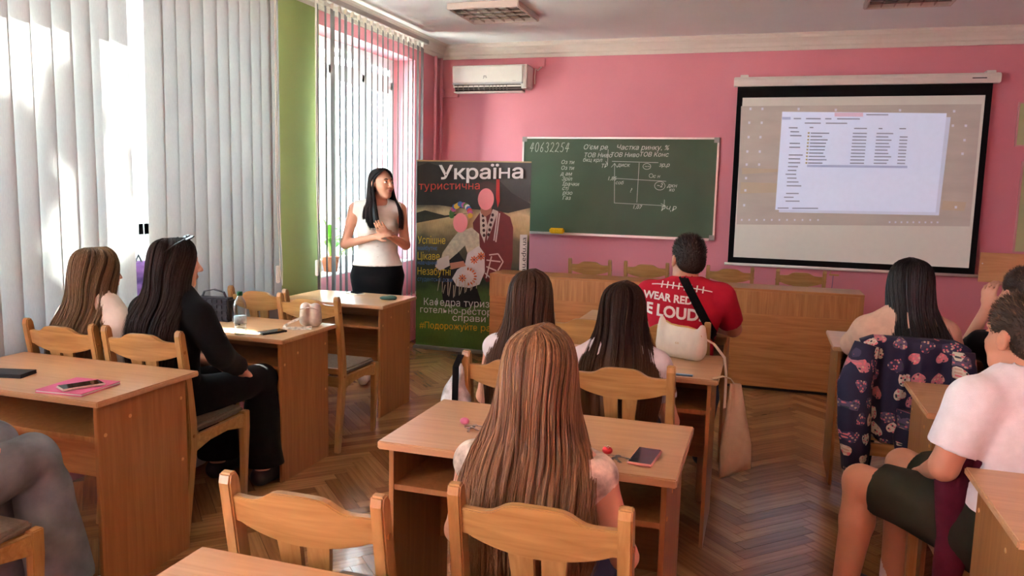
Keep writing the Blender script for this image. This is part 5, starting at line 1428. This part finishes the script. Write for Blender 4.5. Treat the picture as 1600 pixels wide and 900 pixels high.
for s, x1, yb, h, c in (('Успішне', 704, 378, 12, (240, 206, 60)), ('майбутнє', 691, 388, 7, (88, 130, 190)), ('Цікаве', 695, 403, 12, (240, 206, 60)), ('навчання', 691, 411, 7, (88, 130, 190)), ('Незабутні', 713, 427, 12, (240, 206, 60)), ('студентські роки', 716, 437, 7, (88, 130, 190))):
    fit_text('slogan_lettering', s, 659, x1, yb, h, c, 0)
for s, a, b in (('Кафедра', 670, 729), ('туризму', 735, 796), ('та', 802, 818)): fit_text('department_lettering', s, a, b, 475, 11.5, (240, 238, 232), 0)
fit_text('department_lettering', 'готельно-ресторанної', 664, 818, 487, 10.5, (240, 238, 232), 0)
fit_text('department_lettering', 'справи', 717, 770, 498, 10.5, (240, 238, 232), 0)
for s, a, b in (('#Подорожуйте', 663, 757), ('разом', 763, 806)): fit_text('hashtag_lettering', s, a, b, 512, 10.5, (236, 180, 40), 0)
fit_text('web_lettering', 'udau.edu.ua', 66, 830, 432, 7.5, (30, 30, 32), .0, True)

# ------------------------------------------------------------------ things on the desks
Zt = DH
def phone(label, x, y, rot, body, screen, w=.074, l=.150):
    root = thing('phone', label, 'phone', (x, y, Zt), rot)
    box(-w / 2, w / 2, -l / 2, l / 2, 0, .009).build('case', body, root, bevel=.0035, seg=3)
    box(-w / 2 + .004, w / 2 - .004, -l / 2 + .005, l / 2 - .005, .009, .0096).build('screen', screen, root)
    box(-.012, .012, l / 2 - .014, l / 2 - .009, .0096, .0099).build('speaker_slot', BLACKP, root)
    for k in (-1, 1): box(k * w / 2 - .0005 * k, k * w / 2 + .001 * k, .01, .045, .003, .006).build('side_button', body, root)
    return root
SCREENK = mat('phone_glass', (14, 18, 24), .06, .6); SCREENL = mat('phone_glass_picture', (46, 56, 66), .08, .6, var=.6, scale=40)
PINKC = mat('pink_case', (232, 170, 160), .5)
phone('phone in a pink case lying beside the red keyring', -.302, 2.292, -.08, PINKC, SCREENL)
phone('dark phone lying beside the water bottle', -2.452, 3.535, -.40, BLACKP, SCREENK)
phone('pale phone lying on the pink notebook', -2.41, 2.27, -.45, mat('pale_phone', (214, 206, 200), .4), SCREENK).location.z = Zt + .012
phone("white phone lying on the teacher's desk", -2.80, 5.055, 1.15, PLASTIC, SCREENL)
nb = thing('notebook', 'thin pink notebook under the pale phone', 'notebook', (-2.435, 2.283, Zt), .08)
box(-.10, .10, -.10, .10, 0, .003).build('back_cover', mat('pink_cover', (216, 96, 150), .5), nb)
box(-.098, .099, -.098, .098, .003, .009).build('pages', WHITEC, nb)
box(-.10, .10, -.10, .10, .009, .0115).build('front_cover', MATS['pink_cover'], nb)
wl_ = thing('wallet', 'flat dark leather wallet on the desk by the pink notebook', 'wallet', (-2.845, 2.335, Zt), .25)
LEA = mat('dark_leather', (40, 38, 42), .5, bump=.2, bscale=200)
box(-.085, .085, -.05, .05, 0, .008).build('lower_leaf', LEA, wl_, bevel=.003); box(-.083, .085, -.05, .05, .008, .015).build('upper_leaf', LEA, wl_, bevel=.003)
# teal purse on teacher's desk
tp = thing('coin_purse', "small teal purse on the teacher's desk", 'purse', (-2.46, 4.90, Zt), .5)
sdf_obj('pouch', [ell((0, 0, .012), (.055, .032, .014)), ell((.035, .012, .012), (.028, .028, .012)), half((0, 0, 0.0005), (0, 0, -1))], mat('teal_leather', (70, 112, 104), .5), tp, vox=.004, fold=.001, ffreq=90)
MB().tube([(-.05, 0, .014), (0, -.003, .027), (.05, .006, .018)], .0025, 6).build('zip', METAL, tp)
# keys
def keys(label, x, y, rot, tagm, dots=False):
    root = thing('keys', label, 'keys', (x, y, Zt), rot)
    t = [(.017 * math.cos(a * PI / 8), .017 * math.sin(a * PI / 8), .0015) for a in range(17)]
    MB().tube(t, .0014, 6).build('key_ring', METAL, root)
    for k, a in enumerate((-.9, -.35, .3)):
        kb = MB().prism([(.009 * math.cos(i * PI / 6), .009 * math.sin(i * PI / 6)) for i in range(12)], 0, .0025, 'xy')
        kb.box(.008, .042, -.0028, .0028, 0, .0022); kb.box(.028, .033, -.0065, -.002, 0, .0022).box(.036, .041, -.0055, -.002, 0, .0022)
        o = kb.build('key', METAL, root); o.location = (.020 * math.cos(a), .020 * math.sin(a), .002 + k * .0028); o.rotation_euler = (0, 0, a)
    ch = sdf_obj('key_tag', [ell((-.032, .012, .012), (.017, .015, .012)), half((0, 0, .0005), (0, 0, -1))], tagm, root, vox=.003)
    if dots:
        for k in range(7):
            a = k * 2.4; rr_ = .010 * (k / 7) ** .5
            o = MB().lathe([(.0022, 0), (.0022, .0006)], 8).build('dot', PLASTIC, ch); o.location = (-.032 + rr_ * math.cos(a), .012 + rr_ * math.sin(a), .0243 - .0035 * (k / 7))
    return root
keys('bunch of keys with red polka-dot tag on the desk', -.395, 2.262, -.6, mat('red_tag', (196, 40, 44), .4), True)
keys('keys with a pink tag on the desk with the phone', -.895, 2.383, -.35, mat('pink_tag', (214, 120, 160), .4))
# bottle
bt = thing('water_bottle', 'clear plastic water bottle with green cap', 'bottle', (-2.563, 3.425, Zt))
PET = bpy.data.materials.new('clear_pet'); PET.use_nodes = True
N_ = PET.node_tree.nodes; L_n = PET.node_tree.links; N_.remove(N_['Principled BSDF'])
t_ = N_.new('ShaderNodeBsdfTransparent'); t_.inputs[0].default_value = (.90, .94, .96, 1)
g_ = N_.new('ShaderNodeBsdfGlossy'); g_.inputs['Roughness'].default_value = .12; lw_ = N_.new('ShaderNodeLayerWeight'); lw_.inputs[0].default_value = .35
x_ = N_.new('ShaderNodeMixShader'); L_n.new(lw_.outputs['Facing'], x_.inputs[0]); L_n.new(t_.outputs[0], x_.inputs[1]); L_n.new(g_.outputs[0], x_.inputs[2]); L_n.new(x_.outputs[0], N_['Material Output'].inputs[0])
MB().lathe([(.026, .0), (.031, .006), (.032, .03), (.030, .05), (.032, .07), (.032, .10), (.029, .115), (.0325, .13), (.0325, .15), (.027, .175), (.016, .195), (.0125, .20), (.0125, .208)], 24).build('bottle_body', PET, bt, smooth=True)
MB().lathe([(.0145, .205), (.0145, .222), (.013, .225)], 20).build('cap', mat('green_cap', (30, 110, 70), .4), bt, smooth=True)
MB().lathe([(.0327, .062), (.0327, .098)], 24).build('bottle_label', mat('label_print', (206, 222, 226), .5, var=.25, scale=60), bt, smooth=True)
MB().lathe([(.029, .003), (.0295, .045), (.0, .0455)], 20).build('water', PET, bt, smooth=True)
# quilted handbag
qb = thing('handbag', 'black quilted handbag on the desk with the water bottle', 'bag', (-2.955, 3.72, Zt), .12)
QL = mat('black_quilted_leather', (26, 28, 38), .35, .5)
box(-.112, .112, -.04, .04, 0, .135).build('bag_body', QL, qb, bevel=.012, seg=3)
for i in range(7):
    for j in range(4):
        x0 = -.108 + i * .031; z0 = .006 + j * .032
        box(x0 + .0015, x0 + .0295, -.047, -.036, z0 + .0015, z0 + .0305).build('quilt_pad', QL, qb, bevel=.006, seg=2)
MB().sweep([(-.075, 0, .13), (-.06, 0, .165), (0, 0, .178), (.06, 0, .165), (.075, 0, .13)], .008, .003, (0, 1, 0)).build('handle', QL, qb)
MB().tube([(.10, .0, .12), (.125, -.02, .06), (.15, -.06, .012), (.21, -.10, .005)], .005, 6).build('strap', QL, qb)
# pouch with lanyard
pc = thing('pouch', 'small silvery zip pouch with a printed lanyard', 'pouch', (-2.365, 3.775, Zt), .3)
SIL = mat('silver_cloth', (196, 188, 178), .35, .5, .25, var=.15, scale=40)
sdf_obj('pouch_body', [rc((-.028, 0, .035), (-.028, 0, .105), .034, .030, ((0, 1, 0), .8), .02), rc((.028, 0, .035), (.028, 0, .105), .034, .030, ((0, 1, 0), .8), .02), half((0, 0, .0005), (0, 0, -1))], SIL, pc, vox=.005, fold=.0015, ffreq=60)
MB().tube([(-.05, -.028, .10), (0, -.034, .112), (.05, -.028, .10)], .002, 6).build('zip', METAL, pc)
LAN = mat('lanyard', (206, 200, 190), .7, var=.5, scale=50)
MB().sweep([(-.04, -.032, .055), (-.09, -.05, .035), (-.13, -.075, .012), (-.11, -.095, .004), (-.05, -.085, .004), (.02, -.06, .004)], .010, .001, (.3, .5, .8)).build('lanyard', LAN, pc)
MB().sweep([(-.13, -.08, .004), (-.06, -.11, .003), (.03, -.085, .0035)], .011, .001, (0, 1, .05)).build('lanyard', LAN, pc)
# white shoulder bag
wb = thing('handbag', 'white shoulder bag with gold hardware standing on a desk', 'bag', (-.352, 3.775, Zt), -.42)
WL = mat('white_leather', (232, 226, 212), .45, var=.05, scale=30)
sdf_obj('bag_body', [rc((-.085, 0, .045), (.085, 0, .045), .044, .044, ((0, 1, 0), .75), .03), rc((-.095, 0, .10), (.095, 0, .085), .030, .030, ((0, 1, 0), .7), .03), rc((-.10, 0, .05), (-.108, 0, .135), .028, .014, None, .02), rc((.10, 0, .05), (.108, 0, .120), .028, .016, None, .02),
                     sub(ell((-.02, 0, .158), (.075, .05, .036)), .015), half((0, 0, .001), (0, 0, -1))], WL, wb, vox=.005).scale = (1, 1, 1.3)
MB().tube([(-.085, 0, .172), (-.055, -.003, .160), (-.01, -.004, .157), (.035, -.003, .158), (.075, 0, .150)], .004, 6).build('zip', BRASS, wb)
wall_text('logo', 'co', .02, (-.012, -.0345, .075), BRASS, wb)
for k in range(6): MB().tube([(.112 + .005 * math.cos(a * PI / 4), -.02, .125 - k * .012 + .005 * math.sin(a * PI / 4)) for a in range(9)], .0016, 6).build('chain_link', BRASS, wb)
cw_, sw_ = math.cos(.42), math.sin(.42)
MB().sweep([((x + .352) * cw_ - (y - 3.775) * sw_, (x + .352) * sw_ + (y - 3.775) * cw_, z - Zt) for x, y, z in ((-.262, 3.725, .885), (-.20, 3.79, .84), (-.150, 3.81, .775), (-.138, 3.79, .70), (-.134, 3.75, .62), (-.132, 3.70, .56))], .007, .002, (.35, .9, .2)).build('strap', WL, wb)
tag(box(-.05, .03, -.012, .012, 0, .006).build('pen_case', mat('light_blue_plastic', (130, 180, 220), .4), None, bevel=.003), 'light blue pen case beside the white shoulder bag', 'case').location = (-.29, 3.425, Zt)
# tote bag hanging at the end of the desk
tb = thing('tote_bag', 'empty beige cotton tote bag hanging from the desk end', 'bag', (-.088, 3.44, 0), -1.25)
TOTE = cloth('beige_canvas', (190, 166, 138), var=.06)
nv = 10; tv = []; tf = []
for side in (0, 1):
    for i in range(nv + 1):
        z = .745 - .37 * i / nv; w = .022 + .042 * min(1, i / 7); dx = .004 + .014 * math.sin(PI * i / nv) ** .6
        for k in range(7):
            u = k / 6; yy = (u - .5) * 2 * w + .02 * i / nv
            tv.append(((.018 if side else .002) + dx * (1 if side else .15) + .006 * math.sin(u * 9 + i * .5), yy, z - .05 * (1 - u) * i / nv))
for side in (0, 1):
    o = side * 77
    for i in range(nv):
        for k in range(6): tf.append((o + i * 7 + k, o + i * 7 + k + 1, o + (i + 1) * 7 + k + 1, o + (i + 1) * 7 + k))
for i in range(nv):
    for k in (0, 6): tf.append((i * 7 + k, (i + 1) * 7 + k, 77 + (i + 1) * 7 + k, 77 + i * 7 + k))
for k in range(6): tf.append((nv * 7 + k, nv * 7 + k + 1, 77 + nv * 7 + k + 1, 77 + nv * 7 + k))
MB().add(tv, tf).build('bag_body', TOTE, tb, smooth=True)
MB().sweep([(.010, .0, .74), (.010, -.02, .765), (.012, -.055, .775), (.014, -.10, .7635)], .012, .0015, (1, 0, 0)).build('handle', TOTE, tb)
# clear bag and strap on girl's chair
pb2 = thing('plastic_bag', 'crumpled clear plastic bag hanging on a chair post', 'bag', (-1.12, 2.85, 0))
CLR = mat('clear_film', (206, 212, 216), .25, .6, var=.4, scale=30)
sdf_obj('bag_body', [rc((0, 0, .84), (-.01, 0, .70), .02, .055, None, .03), rc((-.01, 0, .70), (0, 0, .60), .055, .035, None, .03)], CLR, pb2, vox=.006, fold=.007, ffreq=75)
MB().sweep([(.02, -.03, .90), (.012, -.062, .86), (.012, -.066, .72), (.012, -.06, .60)], .012, .003, (1, 0, 0)).build('strap', BLACKF, pb2)
# black belt bag
bb = thing('belt_bag', 'black belt bag lying on the desk before the young man', 'bag', (.86, 3.33, Zt), .28)
KB = cloth('black_nylon', (34, 36, 36))
sdf_obj('bag_body', [rc((-.10, 0, .035), (.10, 0, .035), .045, .045, ((0, 0, 1), .85), .02), rc((-.12, .0, .06), (.12, 0, .06), .030, .030, None, .03), half((0, 0, .001), (0, 0, -1))], KB, bb, vox=.006, fold=.002, ffreq=40)
MB().tube([(-.12, -.04, .062), (0, -.05, .068), (.12, -.04, .062)], .003, 6).build('zip', BLACKP, bb)
MB().sweep([(-.12, 0, .05), (-.165, -.03, .055), (-.175, -.06, .040), (-.15, -.10, .024), (-.05, -.12, .022)], .016, .002, (.2, .6, .7)).build('strap', KB, bb)
tag(box(-.06, .06, -.03, .03, 0, .008).build('phone', BLACKP, None, bevel=.003), 'dark phone lying in the shelf under the belt bag', 'phone').location = (.78, 3.28, .6165)
# purple backpack on the sill, seen through the blind gap
bk = thing('backpack', 'purple backpack on the windowsill behind the blind', 'bag', (XL - .12, 3.68, SILL + .012), 0)
sdf_obj('bag_body', [rc((0, -.06, .07), (0, .06, .07), .075, .075, None, .03), rc((0, -.05, .20), (0, .05, .20), .065, .065, None, .03), half((0, 0, .001), (0, 0, -1))], cloth('purple_nylon', (78, 52, 92)), bk, vox=.008, fold=.002)
MB().tube([(.02, -.03, .25), (.02, 0, .30), (.02, .03, .25)], .006, 6).build('handle', BLACKP, bk)
# potted plant on the second sill
pt = thing('potted_plant', 'leafy green pot plant on the windowsill behind the teacher', 'plant', (XL - .13, 5.85, SILL + .012))
MB().lathe([(.055, 0), (.075, .12), (.08, .125), (.07, .125)], 18).build('pot', mat('terracotta', (170, 96, 64), .7), pt, smooth=True)
LF = mat('plant_leaf', (110, 160, 62), .45, .4, var=.2, scale=6)
rp = random.Random(8)
for k in range(16):
    a = rp.uniform(0, 2 * PI); L_ = rp.uniform(.16, .30); h = rp.uniform(.2, .5); ca, sa = math.cos(a) * .35, math.sin(a)
    v = []; f = []
    for i in range(7):
        t = i / 6; w = .038 * math.sin(PI * min(1, t * .9 + .06)) ; c = (ca * L_ * t, sa * L_ * t, .12 + h * t ** .6 - .16 * t * t)
        v += [(c[0] - sa * w, c[1] + ca * w, c[2] + .008), (c[0], c[1], c[2]), (c[0] + sa * w, c[1] - ca * w, c[2] + .008)]
        if i: o = 3 * i; f += [(o - 3, o - 2, o + 1, o), (o - 2, o - 1, o + 2, o + 1)]
    MB().add(v, f).build('leaf', LF, pt, smooth=True)
# jackets over chairs -----------------------------------------------------
def jacket_mesh(name, w, front, back, thick, parent, material, seed, sleeves=True, zt=.93, spread=.0, ybase=-.262):
    """cloth hung over a chair back: sheet over the crest and down both sides; UV in metres"""
    r = np.random.default_rng(seed); nu, nv = 40, 46
    bm = bmesh.new(); uvl = bm.loops.layers.uv.new('UVMap'); grid = []
    tot = front + back
    for j in range(nv + 1):
        row = []
        d = -front + tot * j / nv            # <0 on the seat side, >0 on the outer side
        for i in range(nu + 1):
            u = i / nu - .5
            drop = abs(d); ww = w + spread * max(0, d)
            fold_ = (.010 * math.sin(u * 26 + seed) + .006 * math.sin(u * 47 + 2)) * min(1, drop / .15)
            z = zt - max(0, drop - .02) if drop > .02 else zt + .004 * math.cos(drop * 60)
            z += -.05 * max(0, abs(u) - .38) * 4 * (1 if drop < .3 else 1)
            y = ybase + (.93 - zt) + (.17 * (zt - z) * .9) + (-1 if d > 0 else 1) * (thick + .012 * min(1, drop / .2)) + fold_
            z -= .03 * math.sin(u * 7 + seed) * max(0, d) / max(back, .01)
            row.append((bm.verts.new((u * ww, y, z)), (u * ww, d)))
        grid.append(row)
    for j in range(nv):
        for i in range(nu):
            q = [grid[j][i], grid[j][i + 1], grid[j + 1][i + 1], grid[j + 1][i]]
            f = bm.faces.new([a[0] for a in q])
            for l, a in zip(f.loops, q): l[uvl].uv = a[1]
    me = bpy.data.meshes.new(name); bm.to_mesh(me); bm.free()
    o = link(name, me, material, parent, True)
    so_ = o.modifiers.new('thickness', 'SOLIDIFY'); so_.thickness = .004
    return o
def sleeve_mesh(name, pts, rads, parent, material):
    mb = MB().tube(pts, rads, 14); me = mb.mesh(name)
    bm = bmesh.new(); bm.from_mesh(me); uvl = bm.loops.layers.uv.new('UVMap')
    for f in bm.faces:
        for l in f.loops: l[uvl].uv = (l.vert.co.x * 1.0 + l.vert.co.y, l.vert.co.z)
    bmesh.ops.subdivide_edges(bm, edges=bm.edges, cuts=1, use_grid_fill=True)
    for v in bm.verts: v.co += v.normal * .006 * math.sin(v.co.z * 55 + v.co.x * 20)
    bm.to_mesh(me); bm.free()
    return link(name, me, material, parent, True)
HEART = heart_mat()
jk = thing('jacket', 'navy jacket printed with pink and cream hearts hung on a chair', 'jacket', (.645, 4.04, 0), 0)
jacket_mesh('jacket_body', .43, .10, .47, .038, jk, HEART, 2, spread=.22)
sleeve_mesh('sleeve', [(-.19, -.30, .90), (-.225, -.315, .72), (-.22, -.30, .52), (-.20, -.29, .34)], [.05, .075, .07, .055], jk, HEART)
sleeve_mesh('sleeve', [(.0, -.315, .62), (-.005, -.32, .50), (-.01, -.31, .38)], [.05, .05, .04], jk, HEART)
sleeve_mesh('sleeve', [(.19, -.30, .90), (.205, -.315, .72), (.19, -.30, .55)], [.045, .058, .05], jk, HEART)
bj = thing('jacket', 'burgundy zip jacket hung over the chair of the young man', 'jacket', (.775, 2.90, 0), .08)
jacket_mesh('jacket_body', .40, .05, .34, .026, bj, BURG, 5, spread=.05)
sleeve_mesh('sleeve', [(-.19, -.25, .88), (-.20, -.235, .70), (-.19, -.235, .50), (-.19, -.235, .36)], [.04, .048, .045, .04], bj, BURG)
MB().tube([(.02, -.315, .80), (.05, -.345, .775), (.03, -.38, .766), (.07, -.43, .766)], .005, 8).build('drawstring', PLASTIC, bj)
